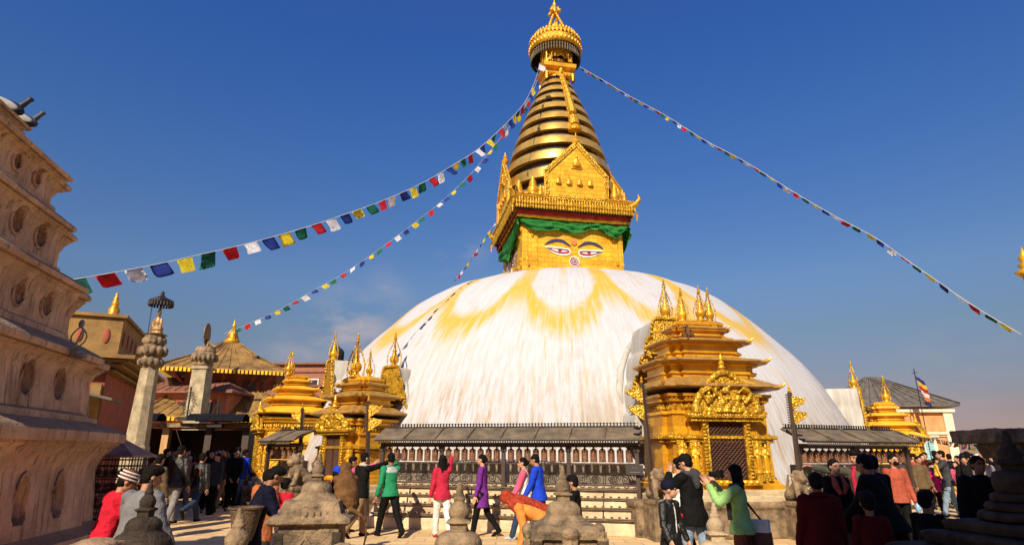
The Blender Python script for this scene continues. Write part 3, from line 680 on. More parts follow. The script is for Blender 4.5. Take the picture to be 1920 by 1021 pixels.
def lobes(Wp, z0, z1, n_=4):
    """stepped lobed outline of a flame-shaped back plate"""
    pts = []
    for i in range(n_):
        a_ = i/n_; b_ = (i+1)/n_; wa = Wp*(1-.20*i*(4/n_)*.9); wb = Wp*(1-.20*(i+1)*(4/n_)*.9); za = z0+(z1-z0)*(a_**.95); zb = z0+(z1-z0)*(b_**.95)
        for j in range(7):
            q = j/6; pts.append((wb + (wa-wb)*math.cos(q*math.pi/2)**.8 if q < 1 else wb, za+(zb-za)*math.sin(q*math.pi/2)))
    pts.append((0, z1))
    return pts + [(-x, z) for x, z in pts[::-1][1:]]
def shrine(label, loc, rz, W, D, zb, ze, roofs, top, plate, fins, door=True, detail=1, goldm=None, bigfin=True, plinth=None, pennants=(), over=.34, roofm=None, back=2.0):
    G_ = goldm or goldt; t_ = thing('golden_shrine', label, 'shrine', (loc[0], loc[1], 0), rz)
    n_, s_ = W*.34, .11
    rm = roofm or goldroof
    if plinth:
        bm = BM(); w2, d2, z2_ = plinth
        loftplan(bm, [(w2, d2, 0), (w2, d2, z2_-.13), (w2+.05, d2+.05, z2_-.12), (w2+.05, d2+.05, z2_)], .5, .2); obj('plinth', bm, stone, t_, voxel=.03, smooth=2, amp=.008, nscale=5)
        k_ = 3
        for i in range(k_):
            bm = BM(); e_ = .12+.26*(k_-1-i)/k_*1.0; h_ = (zb-z2_)/k_
            loftplan(bm, [(W+e_, D+e_, z2_+h_*i), (W+e_, D+e_, z2_+h_*(i+.8)), (W+e_-.03, D+e_-.03, z2_+h_*(i+1))], n_, s_); obj('base_step', bm, mat('pale_stone', (.50, .38, .22), .8, 0, .35, 5, .4, 30) if i < 2 else gold, t_)
    H_ = ze-zb; bt = .93       # walls lean inwards slightly
    bm = BM(); loftplan(bm, [(W+.06, D+.06, zb-.5), (W+.06, D+.06, zb+.04), (W+.03, D+.03, zb+.08), (W, D, zb+.1), (W*.965, D*.985, zb+H_*.50), (W*.94, D*.975, ze-.22)], n_, s_)
    wl = obj('wall', bm, G_, t_)
    zm = zb+H_*.46
    bm = BM(); loftplan(bm, [(W-.02, D-.02, zm-.09), (W+.06, D+.06, zm-.07), (W+.02, D+.02, zm-.03), (W+.10, D+.10, zm), (W+.10, D+.10, zm+.05), (W, D, zm+.08), (W-.05, D-.05, zm+.14)], n_, s_); obj('belt_moulding', bm, goldr, t_)
    for (za, zb_, ex) in ((ze-.56, ze-.50, .045), (ze-.30, ze-.25, .08), (ze-.20, ze-.14, .13)):
        bm = BM(); loftplan(bm, [(W*.94+ex-.06, D*.975+ex-.06, za-.02), (W*.94+ex, D*.975+ex, za), (W*.94+ex, D*.975+ex, zb_), (W*.9, D*.95, zb_+.02)], n_*.95, s_); obj('cornice_band', bm, gold, t_)
    # relief frieze and dentils on front and sides
    def along(off, z, step, fn):
        P = plan(W*.94+off, D*.975+off, n_*.95, s_)
        for i in range(len(P)):
            a_, b_ = Vector((*P[i], z)), Vector((*P[(i+1) % len(P)], z)); L_ = (b_-a_).length; m = max(1, int(L_/step))
            if (a_.y > D*.5 and b_.y > D*.5): continue
            for j in range(m): fn(a_.lerp(b_, (j+.5)/m))
    bm = BM(); along(.085, ze-.225, .075, lambda p_: box(bm, p_, (.035, .035, .05))); 
    loftplan(bm, [(W*.94+.07, D*.975+.07, ze-.23), (W*.94+.07, D*.975+.07, ze-.22)], n_*.95, s_)
    obj('dentil_row', bm, gold, t_)
    bm = BM(); along(.02, ze-.41, .10, lambda p_: ell(bm, p_, (.045, .045, .07), seg=6, n=4)); obj('relief_frieze', bm, goldr, t_)
    # dark shadow slot + main eave and upper roofs
    zcur = ze; w0, d0 = W*.94, D*.975
    allr = [(over, 0, .24)] + roofs
    for i, (ov, shrink, rise, *_x) in enumerate(allr):
        w1, d1 = w0-shrink, d0-shrink
        if i:
            bm = BM(); bh = roofs[i-1][3]
            loftplan(bm, [(w1, d1, zcur-.06), (w1, d1, zcur+bh*.25), (w1+.05, d1+.05, zcur+bh*.3), (w1+.05, d1+.05, zcur+bh*.4), (w1-.01, d1-.01, zcur+bh*.45), (w1-.01, d1-.01, zcur+bh*.75), (w1+.08, d1+.08, zcur+bh*.82), (w1+.08, d1+.08, zcur+bh)], w1*.3, s_)
            obj('roof_storey', bm, gold, t_); zcur += bh
        nw = (roofs[i][1] if i < len(roofs) else .25)
        bm = BM(); loftplan(bm, [(w1-.05, d1-.05, zcur-.04), (w1+ov-.04, d1+ov-.04, zcur-.02), (w1+ov, d1+ov, zcur+.0), (w1+ov, d1+ov, zcur+.035), (w1+ov*.5, d1+ov*.5, zcur+rise*.45), (w1-nw, d1-nw, zcur+rise)], w1*.34, s_*1.1)
        rf = obj('roof', bm, rm, t_)
        for sx_ in (-1, 1):     # upturned corner tips
            for sy_ in (-1, 1):
                P0 = Vector((sx_*(w1+ov-s_*1.1-.06), sy_*(d1+ov-s_*1.1-.06), zcur+.03)); dd = Vector((sx_, sy_, 0)).normalized()
                bm = BM(); tube(bm, [P0, P0+dd*.10+Vector((0, 0, .02)), P0+dd*.15+Vector((0, 0, .06))], .03, 5, [.045, .035, .012]); obj('roof_tip', bm, gold, rf)
                if sy_ < 0: bm = BM(); u_ = .5; tube(bm, [Vector((sx_*(w1+ov*.98-s_*1.2)*abs(u_)*1.0, -(d1+ov*.95), zcur+.04)), Vector((sx_*(w1*.8)*abs(u_), -(d1-.0), zcur+rise*.8))], .02, 5); obj('roof_ridge', bm, gold, rf)
        zcur += rise*(.80 if i < len(roofs) else .6); w0, d0 = w1, d1
    bm = BM(); loftplan(bm, [(w0*.9, d0*.9, zcur-.2), (w0*.9, d0*.9, zcur+.03), (w0*.98, d0*.98, zcur+.05), (w0*.98, d0*.98, zcur+.1), (w0*.8, d0*.8, zcur+.16)], w0*.3, .05); obj('roof_cap', bm, gold, t_); zcur += .14
    for (fx, fy, fs) in fins: lattice_finial(t_, (fx, fy, zcur), fs)
    if plate:
        Wp, z1, yb, th, px_ = plate
        O = [(x+px_, z) for x, z in lobes(Wp, ze-.1, z1)]; bm = BM(); prism(bm, O, yb, yb+.05)
        pl = obj('back_plate', bm, goldr, t_)
        bm = BM(); 
        for p_, q_ in zip(O, O[1:]): 
            v_ = Vector((q_[0]-p_[0], 0, q_[1]-p_[1])); m = max(1, int(v_.length/.07))
            for j in range(m): ell(bm, Vector((p_[0], yb-.02, p_[1])) + v_*(j/m), (.045, .05, .05), seg=6, n=4)
        obj('plate_border', bm, goldr, pl)
        bm = BM(); O3 = [(x+px_, z) for x, z in lobes(Wp*1.0, ze-1.2, z1-.02)]; prism(bm, O3, yb+.05, yb+th); obj('backing_wall', bm, white, t_, voxel=.04, smooth=2)
        if bigfin: lattice_finial(t_, (px_, yb+.1, z1-.03), .82)
    if door:
        dw, dh, yd = door; z0 = zb+.10
        bm = BM(); box(bm, (0, -D-.02, z0+dh/2), (dw, .06, dh)); dr = obj('door_recess', bm, black, t_)
        bm = BM()
        m = int((dw+dh)/.085)
        for sgn in (-1, 1):
            for i in range(m+1):
                u0 = -dw/2 + (i*(dw+dh)/m); 
                if sgn > 0: x0, y0, x1, y1 = u0, 0, u0-dh, dh
                else: x0, y0, x1, y1 = u0-dh, 0, u0, dh
                # clip to door rectangle
                lo, hi = -dw/2, dw/2; dx = x1-x0
                ts = sorted(((lo-x0)/dx, (hi-x0)/dx)); a_, b_ = max(0, ts[0]), min(1, ts[1])
                if b_-a_ > .02: tube(bm, [(x0+dx*a_, -D-.07, z0+dh*a_), (x0+dx*b_, -D-.07, z0+dh*b_)], .011, 4)
        for sx_ in (-1, 0, 1): box(bm, (sx_*dw/2, -D-.075, z0+dh/2), (.03, .03, dh))
        obj('lattice_door', bm, mat('burnt_copper_lattice', (.10, .04, .02), .45, .6, .4, 10), t_)
        for sx_ in (-1, 1):
            bm = BM(); box(bm, (sx_*(dw/2+.07), -D-.06, z0+dh/2), (.12, .14, dh))
            for j in range(int(dh/.07)): ell(bm, (sx_*(dw/2+.10), -D-.14, z0+.04+j*.07), (.055, .035, .03), seg=6, n=4)
            obj('door_jamb', bm, goldr, t_)
        lw = dw*.5+.42; bm = BM()
        box(bm, (0, -D-.12, z0+dh+.05), (lw*2, .2, .07)); box(bm, (0, -D-.15, z0+dh+.12), (lw*2.1, .26, .06))
        for sx_ in (-1, 1): ell(bm, (sx_*lw*1.04, -D-.15, z0+dh+.14), (.07, .1, .06))
        for j in range(int(lw*2/.06)): ell(bm, (-lw+j*.06, -D-.28, z0+dh+.14), .03, seg=5, n=4)
        obj('lintel', bm, goldr, t_)
        # torana pediment
        zt0 = z0+dh+.15; th_ = door[2]; tw = lw*.92; bm = BM()
        O = []
        for i in range(25):
            q = i/24; a_ = math.pi*q; O.append((tw*math.cos(a_)*(1-.0*q), zt0 + th_*(math.sin(a_)**1.0*.72 + .28*max(0, math.sin(a_))**5)))
        prism(bm, O, -D-.20, -D-.08); tr_ = obj('torana', bm, goldr, t_)
        bm = BM(); rnd = random.Random(5)
        for i in range(25):
            ell(bm, (O[i][0]*.97, -D-.22, O[i][1]), (.07+.03*rnd.random(), .06, .07), seg=7, n=5)
        for k in range(46):
            q = rnd.random(); a_ = rnd.random()*math.pi; r_ = .25+.65*rnd.random()
            ell(bm, (tw*r_*math.cos(a_), -D-.22, zt0+th_*r_*math.sin(a_)*.85), (.035+.05*rnd.random(), .05+.05*rnd.random(), .035+.05*rnd.random()), seg=7, n=5)
        for sx_ in (-1, 1):
            tube(bm, [(sx_*tw*.55, -D-.24, zt0+th_*.25), (sx_*tw*.75, -D-.28, zt0+th_*.5), (sx_*tw*.5, -D-.3, zt0+th_*.62), (sx_*tw*.32, -D-.26, zt0+th_*.5), (sx_*tw*.45, -D-.26, zt0+th_*.4)], .045, 6)
            ell(bm, (sx_*tw*.9, -D-.24, zt0+.08), (.12, .09, .09)); 
        for i in (-1, 0, 1): seated(bm, (i*.17, -D-.24, zt0+.04), .26)
        seated(bm, (0, -D-.24, zt0+th_*.5), .3)
        obj('torana_relief', bm, goldr, tr_, voxel=.016 if detail else .03, smooth=1)
        bm = BM(); lathe(bm, [(.03, 0), (.07, .03), (.04, .08), (.08, .12), (.05, .18), (.07, .22), (.03, .28), (.04, .32), (.01, .42)], 10, (0, -D-.15, zt0+th_-.02)); obj('torana_finial', bm, gold, tr_)
        # standing deities either side
        for sx_ in (-1, 1):
            for j in range(2):
                x = sx_*(dw/2+.30+.24*j) ; y = -D-.06 + (0 if abs(x) < W-n_ else s_); hh = dh*.48; z_ = z0+dh*.14
                if abs(x) > W-.1: continue
                bm = BM(); ell(bm, (x, y, z_-.03), (.08, .06, .035)); cap(bm, (x-.02, y, z_), (x-.02, y, z_+hh*.5), .04, .05, 8); cap(bm, (x+.03, y, z_), (x+.01, y, z_+hh*.5), .04, .05, 8)
                ell(bm, (x, y, z_+hh*.65), (.065, .05, hh*.17)); ell(bm, (x, y, z_+hh*.9), (.038, .04, .05)); ell(bm, (x, y+.01, z_+hh), (.03, .03, .05))
                cap(bm, (x-.06, y, z_+hh*.75), (x-.09, y-.04, z_+hh*.55), .022, .02, 6); cap(bm, (x+.06, y, z_+hh*.75), (x+.03, y-.07, z_+hh*.6), .022, .02, 6)
                a8 = [(x+.10*math.cos(i*.5236), y+.03, z_+hh*.9+.13*math.sin(i*.5236)) for i in range(13)]; tube(bm, a8, .015, 5)
                obj('deity_relief', bm, gold, t_, voxel=.012, smooth=1)
                bm = BM(); box(bm, (x, y+.03, z_+hh*.5), (.22, .05, hh*1.35)); box(bm, (x, y-.0, z_-.13), (.2, .1, .14)); obj('relief_panel', bm, goldr, t_)
        bm = BM(); box(bm, (0, -D-.12, zb+.04), (dw+.5, .2, .1)); 
        for j in range(9): ell(bm, ((j-4)*(dw+.4)/9, -D-.22, zb+.05), (.05, .04, .04), seg=7, n=5)
        obj('threshold', bm, gold, t_)
    for (x, y, z, s2, m2) in pennants:
        bm = BM(); box(bm, (x, y, z-1.2*s2), (.05, .05, 2.6*s2)); pn = obj('banner_post', bm, m2, t_)
        for j in range(2):
            bm = BM(); O = [(0, 0), (0, .20), (.16, .20), (.27, .17), (.36, .19), (.30, .13), (.26, .06), (.2, .0), (.12, -.06), (.02, -.12)]
            sg = -1 if s2 < 1.0001 and x < 0 else 1
            prism(bm, [(x+sg*a_*1.05*s2, z-.02-j*.27*s2+b_*s2) for a_, b_ in O], y-.015, y+.015)
            tube(bm, [Vector((x+sg*a_*1.05*s2, y-.02, z-.02-j*.27*s2+b_*s2)) for a_, b_ in O + O[:1]], .014, 5)
            obj('metal_pennant', bm, goldr, pn)
    return t_
# the big shrine in front
big = shrine('large tiered golden shrine with a dark lattice door and carved arch, right of centre', (4.35, 14.25), R(9), 1.24, .95, 1.02, 3.0,
    [(.26, .10, .14, .38), (.24, .22, .13, .36), (.12, .22, .09, .24)], None, (1.02, 4.9, .95, 1.5, -.26), [(-.30, .0, .66), (.04, -.25, .66), (.34, -.1, .66)],
    door=(.78, 1.14, .88), plinth=(1.95, 1.25, .70), over=.32)
# ================================================================ end shrine big
lft = shrine('smaller golden shrine with arched door and copper lattice, left of the prayer wheels', (-4.25, 17.6), R(-36), .92, .75, .95, 2.62,
    [(.22, .10, .20, .26), (.14, .20, .14, .18)], None, (.80, 4.05, .8, 1.25, .28), [(-.25, -.2, .62), (.05, -.32, .95), (.36, -.1, .6)],
    door=(.58, 1.0, .5), plinth=(1.2, 1.1, .55), over=.30)
yel = shrine('bright yellow gilded shrine partly hidden left of the small golden shrine', (-7.45, 21.4), R(-62), 1.0, .95, 1.0, 2.85,
    [(.20, .14, .15, .26), (.16, .22, .14, .24), (.10, .22, .10, .18)], None, (1.05, 4.75, 1.0, 1.5, .3), [(-.30, -.2, .66), (.2, -.35, .66)],
    door=(.6, 1.1, .5), plinth=(1.5, 1.4, .6), goldm=goldy, detail=0, roofm=goldy, over=.30)
rgt = shrine('distant golden stepped shrine behind the right end of the dome', (14.5, 24.3), R(75), .95, .9, .9, 2.25,
    [(.18, .10, .16, .26), (.16, .2, .14, .24), (.10, .2, .12, .18)], None, (.8, 4.15, .85, 1.2, -.2), [(.1, -.2, .8)],
    door=(.6, 1.1, .5), plinth=(1.5, 1.3, .6), goldm=goldy, detail=0, roofm=goldy, over=.28)
# pennant posts beside the shrines
def pennant_post(label, base, top, side, s_=1.0, m2=None):
    b0, t0 = Vector(base), Vector(top); t_ = thing('banner_pole', label, 'pole', b0)
    bm = BM(); tube(bm, [(0, 0, 0), t0-b0], .06, 4, [.07, .05]); 
    d = (t0-b0)
    for i in range(14): box(bm, d*(.72+.02*i) + Vector((-side*.05, 0, 0)), (.08, .03, .025))
    obj('post', bm, wood, t_)
    bm = BM(); lathe(bm, [(.02, 0), (.04, .03), (.02, .06), (.03, .1), (.0, .15)], 8, d); obj('post_finial', bm, gold, t_)
    O = [(0, .02), (0, .22), (.14, .21), (.27, .17), (.38, .19), (.35, .10), (.28, .03), (.2, .0), (.12, -.06), (.0, -.14)]
    for j in range(2):
        bm = BM(); M2 = Matrix.Translation(d*(.93-.115*j) + Vector((side*.02, -.03, -.08)))
        P = [(side*a_*s_, b_*s_) for a_, b_ in O]; prism(bm, P, -.012, .012, M2)
        tube(bm, [M2 @ Vector((x, -.012, z)) for x, z in P + P[:1]], .013, 5); obj('metal_pennant', bm, goldr, t_)
    return t_
pennant_post('dark banner pole with two golden metal pennants, right of the large golden shrine', (at(1500, 890, 13.2).x, 13.2, .3), at(1480, 735, 13.2), 1, .75)
pennant_post('weathered pole with two golden pennants pointing left, left of the large golden shrine', (at(1226, 900, 12.9).x, 12.9, 0), at(1203, 718, 13.1), -1, .85)
pennant_post('weathered pole with golden pennants beside the small golden shrine', (at(688, 960, 15.6).x, 15.6, 0), at(691, 752, 15.6), 1, .9)
pennant_post('tall dark pole with golden pennants in front of the yellow shrine', (at(563, 900, 17.5).x, 17.5, 0), at(567, 765, 17.5), -1, .7)
# ================================================================ PRAYER WHEEL ARCADES
tin = mat('streaked_grey_tin', (.46, .38, .29), .6, .1, .3, 5, .3, 30, kind='streak', col2=(.28, .23, .17))
tar = mat('tarred_roof_sheet', (.17, .125, .075), .75, 0, .45, 3, .6, 22, col2=(.07, .05, .03))
brass = mat('lamp_brass', (.35, .18, .06), .5, .5, .4, 10)
def spiral(bm, c, r, turns, sg, rr=.010):
    pts = []
    for i in range(int(turns*12)+1):
        a = i/12*6.28318; q = r*(1-.85*i/(turns*12)); pts.append(Vector((c[0]+sg*q*math.cos(a), c[1], c[2]+q*math.sin(a))))
    tube(bm, pts, rr, 5)
def arcade(label, A, B, bays, per, sg=1, lamps=True, lastx=None):
    """A,B = ground points of the front line, A left; local x along, y away from the viewer"""
    A, B = Vector(A), Vector(B); L_ = (B-A).length; rz = math.atan2(B.y-A.y, B.x-A.x)
    t_ = thing('prayer_wheel_arcade', label, 'prayer wheels', A, rz)
    ze, zr = 1.93, 2.19
    n_ = bays*2
    for i in range(n_):      # roof sheets
        bm = BM(); x0, x1 = -.12+(L_+.24)*i/n_, -.12+(L_+.24)*(i+1)/n_; v = [(x0, -.30, ze), (x1-.012, -.30, ze), (x1-.012, .30, zr), (x0, .30, zr)]
        vs = [bm.verts.new(p_) for p_ in v] + [bm.verts.new((p_[0], p_[1], p_[2]-.035)) for p_ in v]
        for f in ((0, 1, 2, 3), (7, 6, 5, 4), (0, 4, 5, 1), (1, 5, 6, 2), (2, 6, 7, 3), (3, 7, 4, 0)): bm.faces.new([vs[k] for k in f])
        bmesh.ops.subdivide_edges(bm, edges=bm.edges[:], cuts=3, use_grid_fill=True)
        tube(bm, [(x1-.01, -.31, ze+.02), (x1-.01, .30, zr+.02)], .022, 6)
        obj('roof_sheet', bm, tar, t_, amp=.006, nscale=4)
    bm = BM(); m = int(L_/.075)
    box(bm, (L_/2, .30, zr+.015), (L_+.1, .04, .03)); box(bm, (L_/2, .30, zr+.082), (L_+.1, .02, .012))
    for i in range(m):
        x = (i+.5)*L_/m; box(bm, (x, .30, zr+.05), (.03, .02, .07)); lathe(bm, [(.014, 0), (.016, .01), (.002, .025)], 4, (x, .30, zr+.085))
    obj('ridge_cresting', bm, iron, t_)
    bm = BM(); m = int(L_/.055); box(bm, (L_/2, -.30, ze-.04), (L_+.2, .03, .035))
    for i in range(m):
        x = (i+.5)*L_/m; lathe(bm, [(.004, -.075), (.018, -.055), (.012, -.03), (.016, 0)], 4, (x, -.31, ze-.055))
    obj('eave_fringe', bm, iron, t_)
    bm = BM(); box(bm, (L_/2, .0, ze-.13), (L_+.1, .08, .10)); box(bm, (L_/2, .0, 1.40), (L_+.05, .05, .03)); box(bm, (L_/2, .0, .96), (L_+.05, .05, .035)); obj('rail', bm, wood, t_)
    for i in range(bays+1):
        bm = BM(); x = L_*i/bays; box(bm, (x, -.02, .9), (.085, .085, 1.9)); box(bm, (x, -.02, 1.70), (.12, .12, .10)); obj('post', bm, wood, t_)
    for b_ in range(bays):
        x0, x1 = L_*b_/bays+.07, L_*(b_+1)/bays-.07
        for i in range(per):
            x = x0 + (x1-x0)*(i+.5)/per; wh = BM(); rw = min(.076, (x1-x0)/per*.38)
            lathe(wh, [(.02, 1.435), (rw*.98, 1.44), (rw*1.06, 1.45), (rw*1.06, 1.465), (rw*.97, 1.475), (rw*.99, 1.54), (rw, 1.60), (rw*.97, 1.655), (rw*1.05, 1.665), (rw*1.05, 1.68), (rw*.8, 1.69), (.02, 1.70)], 16, (x, 0, 0))
            w_ = obj('prayer_wheel', wh, copper, t_); w_.data.set_sharp_from_angle(angle=R(30))
            bm = BM(); lathe(bm, [(rw*.85, 1.692), (rw*.45, 1.715), (.014, 1.73), (.026, 1.75), (.008, 1.775), (.008, 1.80)], 8, (x, 0, 0)); obj('wheel_cap', bm, iron, w_)
        bm = BM(); cx_ = (x0+x1)/2; hw_ = (x1-x0)/2          # wrought iron scrolls
        for s_ in (-1, 1):
            spiral(bm, (cx_+s_*hw_*.30, 0, 1.26), .11, 2.1, s_); spiral(bm, (cx_+s_*hw_*.70, 0, 1.08), .11, 2.1, -s_); spiral(bm, (cx_+s_*hw_*.27, 0, 1.06), .08, 1.8, -s_)
            tube(bm, [(cx_+s_*hw_, 0, 1.02), (cx_+s_*hw_*.85, 0, 1.17), (cx_+s_*hw_*.6, 0, 1.22), (cx_+s_*hw_*.42, 0, 1.10), (cx_+s_*hw_*.4, 0, .98)], .009, 5)
            tube(bm, [(cx_+s_*hw_, 0, 1.12), (cx_+s_*hw_*.8, 0, 1.3), (cx_+s_*hw_*.5, 0, 1.38)], .009, 5)
        tube(bm, [(cx_, 0, 1.4), (cx_, 0, .97)], .009, 5); obj('scroll_panel', bm, iron, t_)
        bm = BM(); nx = 60     # corrugated tin sheet behind, ends above a row of light gaps
        lo = [bm.verts.new((x0-.05+(x1-x0+.1)*i/nx, .30+.012*math.sin(i*1.9), .99)) for i in range(nx+1)]; hi = [bm.verts.new((x0-.05+(x1-x0+.1)*i/nx, .30+.012*math.sin(i*1.9), 1.40)) for i in range(nx+1)]
        for i in range(nx): bm.faces.new((lo[i], lo[i+1], hi[i+1], hi[i]))
        bmesh.ops.solidify(bm, geom=bm.faces[:], thickness=.006); obj('tin_sheet', bm, tin, t_)
    if lamps:
        for k, (y, z) in enumerate(((.02, .86), (-.10, .68), (-.24, .50), (-.38, .30))):
            bm = BM(); box(bm, (L_/2, y, z), (L_, .16, .022)); tube(bm, [(0, y-.10, z+.03), (L_, y-.10, z+.03)], .012, 5); sh = obj('lamp_shelf', bm, mat('sooty_shelf', (.20, .145, .09), .7, 0, .5, 6), t_)
            bm = BM(); 
            for i in range(int(L_/.16)):
                x = (i+.5)*.16+.02*math.sin(i*7+k); lathe(bm, [(.012, z+.01), (.03, z+.015), (.012, z+.03), (.038, z+.06), (.034, z+.065)], 7, (x, y-.02, 0))
            tag(obj('butter_lamp', bm, brass, sh), kind='stuff')
            for i in range(bays*2+1):
                if i % 2: 
                    bm = BM(); tube(bm, [(L_*i/bays/2, y-.02, z), (L_*i/bays/2, y-.10, z-.2)], .012, 5); obj('shelf_bracket', bm, iron, t_)
        bm = BM(); box(bm, (L_/2, .10, .12), (L_+.2, 1.1, .24)); box(bm, (L_/2, .15, .36), (L_+.08, .82, .30)); box(bm, (L_/2, .20, .56), (L_+.06, .68, .22)); box(bm, (L_/2, .27, .75), (L_+.04, .54, .18)); box(bm, (L_/2, .33, .90), (L_+.02, .40, .14))
        obj('plinth', bm, mat('worn_cream_plinth', (.62, .47, .28), .85, 0, .35, 3, .5, 18, col2=(.40, .29, .17)), t_, voxel=.03, smooth=2, amp=.006, nscale=6)
    return t_
front = arcade('long roofed row of copper prayer wheels over butter lamp shelves, in front of the dome', (-3.05, 15.15, 0), (2.72, 13.75, 0), 4, 7)
arcade('shaded roofed row of prayer wheels right of the large golden shrine', (at(1497, 860, 14.1).x, 14.1, 0), (at(1700, 860, 15.2).x, 15.2, 0), 2, 8)
arcade('short roofed prayer wheel stand left of the small golden shrine', (at(503, 860, 17.6).x, 17.6, 0), (at(562, 860, 16.7).x, 16.7, 0), 1, 5)
# notices hung on the arcade
def plaque(label, c, w_, h_, words):
    t_ = thing('notice_board', label, 'sign', c, -.2)
    bm = BM(); box(bm, (0, 0, 0), (w_, .02, h_)); obj('board', bm, mat('dark_board', (.03, .022, .018), .6), t_)
    for (txt, z, s_) in words:
        cu = bpy.data.curves.new('lettering', 'FONT'); cu.body = txt; cu.size = s_; cu.align_x = 'CENTER'; cu.extrude = .001
        o = bpy.data.objects.new('lettering', cu); C.objects.link(o); dg = bpy.context.evaluated_depsgraph_get(); dg.update(); me = bpy.data.meshes.new_from_object(o.evaluated_get(dg)); bpy.data.objects.remove(o)
        q = obj('lettering', me, mat('cream_lettering', (.6, .52, .38), .6), t_); q.location = (0, -.013, z); q.rotation_euler = (math.pi/2, 0, 0)
plaque('small dark notice with pale lettering at the right end of the front prayer wheels', at(1190, 880, 13.62), .36, .20, [('~ . ~', .03, .05), ('_______', -.04, .06)])
# ================================================================ GUARDIAN LIONS
def lion(label, c, rz, s_=1.0, ped=.45):
    t_ = thing('guardian_lion', label, 'statue', c, rz)
    bm = BM(); box(bm, (0, 0, ped/2), (.5*s_, .7*s_, ped)); box(bm, (0, 0, ped-.04), (.56*s_, .76*s_, .08)); obj('pedestal', bm, stone, t_, voxel=.02, smooth=1, amp=.008, nscale=8)
    bm = BM(); z = ped
    cap(bm, (0, .18*s_, z+.16*s_), (0, -.10*s_, z+.38*s_), .16*s_, .17*s_)
    for q in (-1, 1):
        cap(bm, (q*.11*s_, -.14*s_, z+.38*s_), (q*.12*s_, -.22*s_, z+.04*s_), .07*s_, .055*s_); ell(bm, (q*.12*s_, -.26*s_, z+.04*s_), (.065*s_, .09*s_, .05*s_))
        ell(bm, (q*.14*s_, .16*s_, z+.14*s_), (.09*s_, .17*s_, .14*s_)); ell(bm, (q*.10*s_, -.16*s_, z+.70*s_), (.04*s_, .03*s_, .06*s_))
    ell(bm, (0, -.16*s_, z+.58*s_), (.15*s_, .16*s_, .15*s_)); ell(bm, (0, -.29*s_, z+.54*s_), (.10*s_, .09*s_, .075*s_)); ell(bm, (0, -.26*s_, z+.47*s_), (.08*s_, .08*s_, .03*s_))
    for k in range(9):
        a = k/9*6.283; ell(bm, (.15*s_*math.cos(a), -.06*s_, z+.56*s_+.15*s_*math.sin(a)), .05*s_, seg=7, n=5)
    tube(bm, [(0, .32*s_, z+.1*s_), (0, .42*s_, z+.3*s_), (0, .34*s_, z+.5*s_), (.05*s_, .4*s_, z+.62*s_)], .04*s_, 7)
    obj('lion', bm, stone, t_, voxel=.016, smooth=1, amp=.006, nscale=12)
lion('squat stone guardian lion left of the large shrine, right of the front prayer wheels', (at(1232, 900, 12.9).x, 12.95, 0), R(10), .8, .75)
lion('squat stone guardian lion at the right foot of the large shrine', (at(1497, 900, 12.9).x, 13.0, 0), R(10), .8, .72)
lion('stone guardian lion beside the door of the small golden shrine', (at(563, 880, 15.3).x, 15.3, 0), R(-35), 1.0, .85)
# ================================================================ SMALL VOTIVE STUPAS (near the viewer)
def votive(label, px, Y, zt_, w_, m=stone, rz=0, square=True, tall=1.0, z_dome=None, steps=3, niche=False, slab=None, extra=None, zoff=0, dr=None, spire_rings=True, group=None):
    """px,Y: place; zt_: tip height; w_: dome radius; everything below reaches the ground"""
    x = at(px, 850, Y).x; t_ = thing('votive_stupa', label, 'stupa', (x, Y, 0), rz)
    dr = w_; hD = zt_ - (2.05*tall+.95)*w_      # base of the dome
    hD = hD if z_dome is None else z_dome
    zz_ = 0; bm = BM()
    lay = max(1, steps)
    for i in range(lay):
        h0 = hD*i/lay*.98; h1 = hD*(i+.85)/lay*.98; hw_ = w_*(2.3-.75*i/lay)
        if square: sqloft(bm, [(hw_, None, h0), (hw_, None, h1*.8+h0*.2), (hw_+.04*w_, None, h1-.02), (hw_+.04*w_, None, h1), (hw_-.18*w_, None, hD*(i+1)/lay)])
        else: lathe(bm, [(hw_, h0), (hw_, h1*.8+h0*.2), (hw_+.05*w_, h1), (hw_-.2*w_, hD*(i+1)/lay)], 28)
    obj('base', bm, m, t_, voxel=.010, smooth=1, amp=.006, nscale=9)
    bm = BM(); lathe(bm, [(1.5*w_, hD-.12*w_), (1.52*w_, hD), (1.4*w_, hD+.05*w_), (1.3*w_, hD+.1*w_), (1.36*w_, hD+.17*w_), (1.2*w_, hD+.24*w_), (1.10*w_, hD+.27*w_), (1.14*w_, hD+.33*w_), (1.0*w_, hD+.38*w_), (1.02*w_, hD+.6*w_), (.98*w_, hD+.8*w_), (.84*w_, hD+1.02*w_), (.6*w_, hD+1.16*w_), (.3*w_, hD+1.2*w_)], 36)
    obj('dome', bm, m, t_, voxel=.009, smooth=1, amp=.003, nscale=14)
    h = hD+1.15*w_; q = (zt_-h); bm = BM()
    sqloft(bm, [(.36*w_, None, h-.03), (.36*w_, None, h+.16*q), (.50*w_, None, h+.17*q), (.50*w_, None, h+.22*q), (.3*w_, None, h+.24*q)])
    lathe(bm, [(.36*w_, h+.23*q), (.44*w_, h+.32*q), (.46*w_, h+.42*q), (.36*w_, h+.52*q), (.20*w_, h+.60*q), (.26*w_, h+.63*q), (.26*w_, h+.67*q), (.17*w_, h+.70*q), (.20*w_, h+.74*q), (.15*w_, h+.78*q), (.17*w_, h+.83*q), (.12*w_, h+.87*q), (.12*w_, h+.95*q), (.04*w_, zt_)], 18)
    obj('spire', bm, m, t_, voxel=.007, smooth=1, amp=.002, nscale=16)
    return t_
v1 = votive('weathered stone votive stupa with broken roof slab that the monkey sits beside', 600, 6.6, 1.60, .150, z_dome=1.15, steps=2, rz=R(8))
bm = BM()      # broken roof slab of the first one
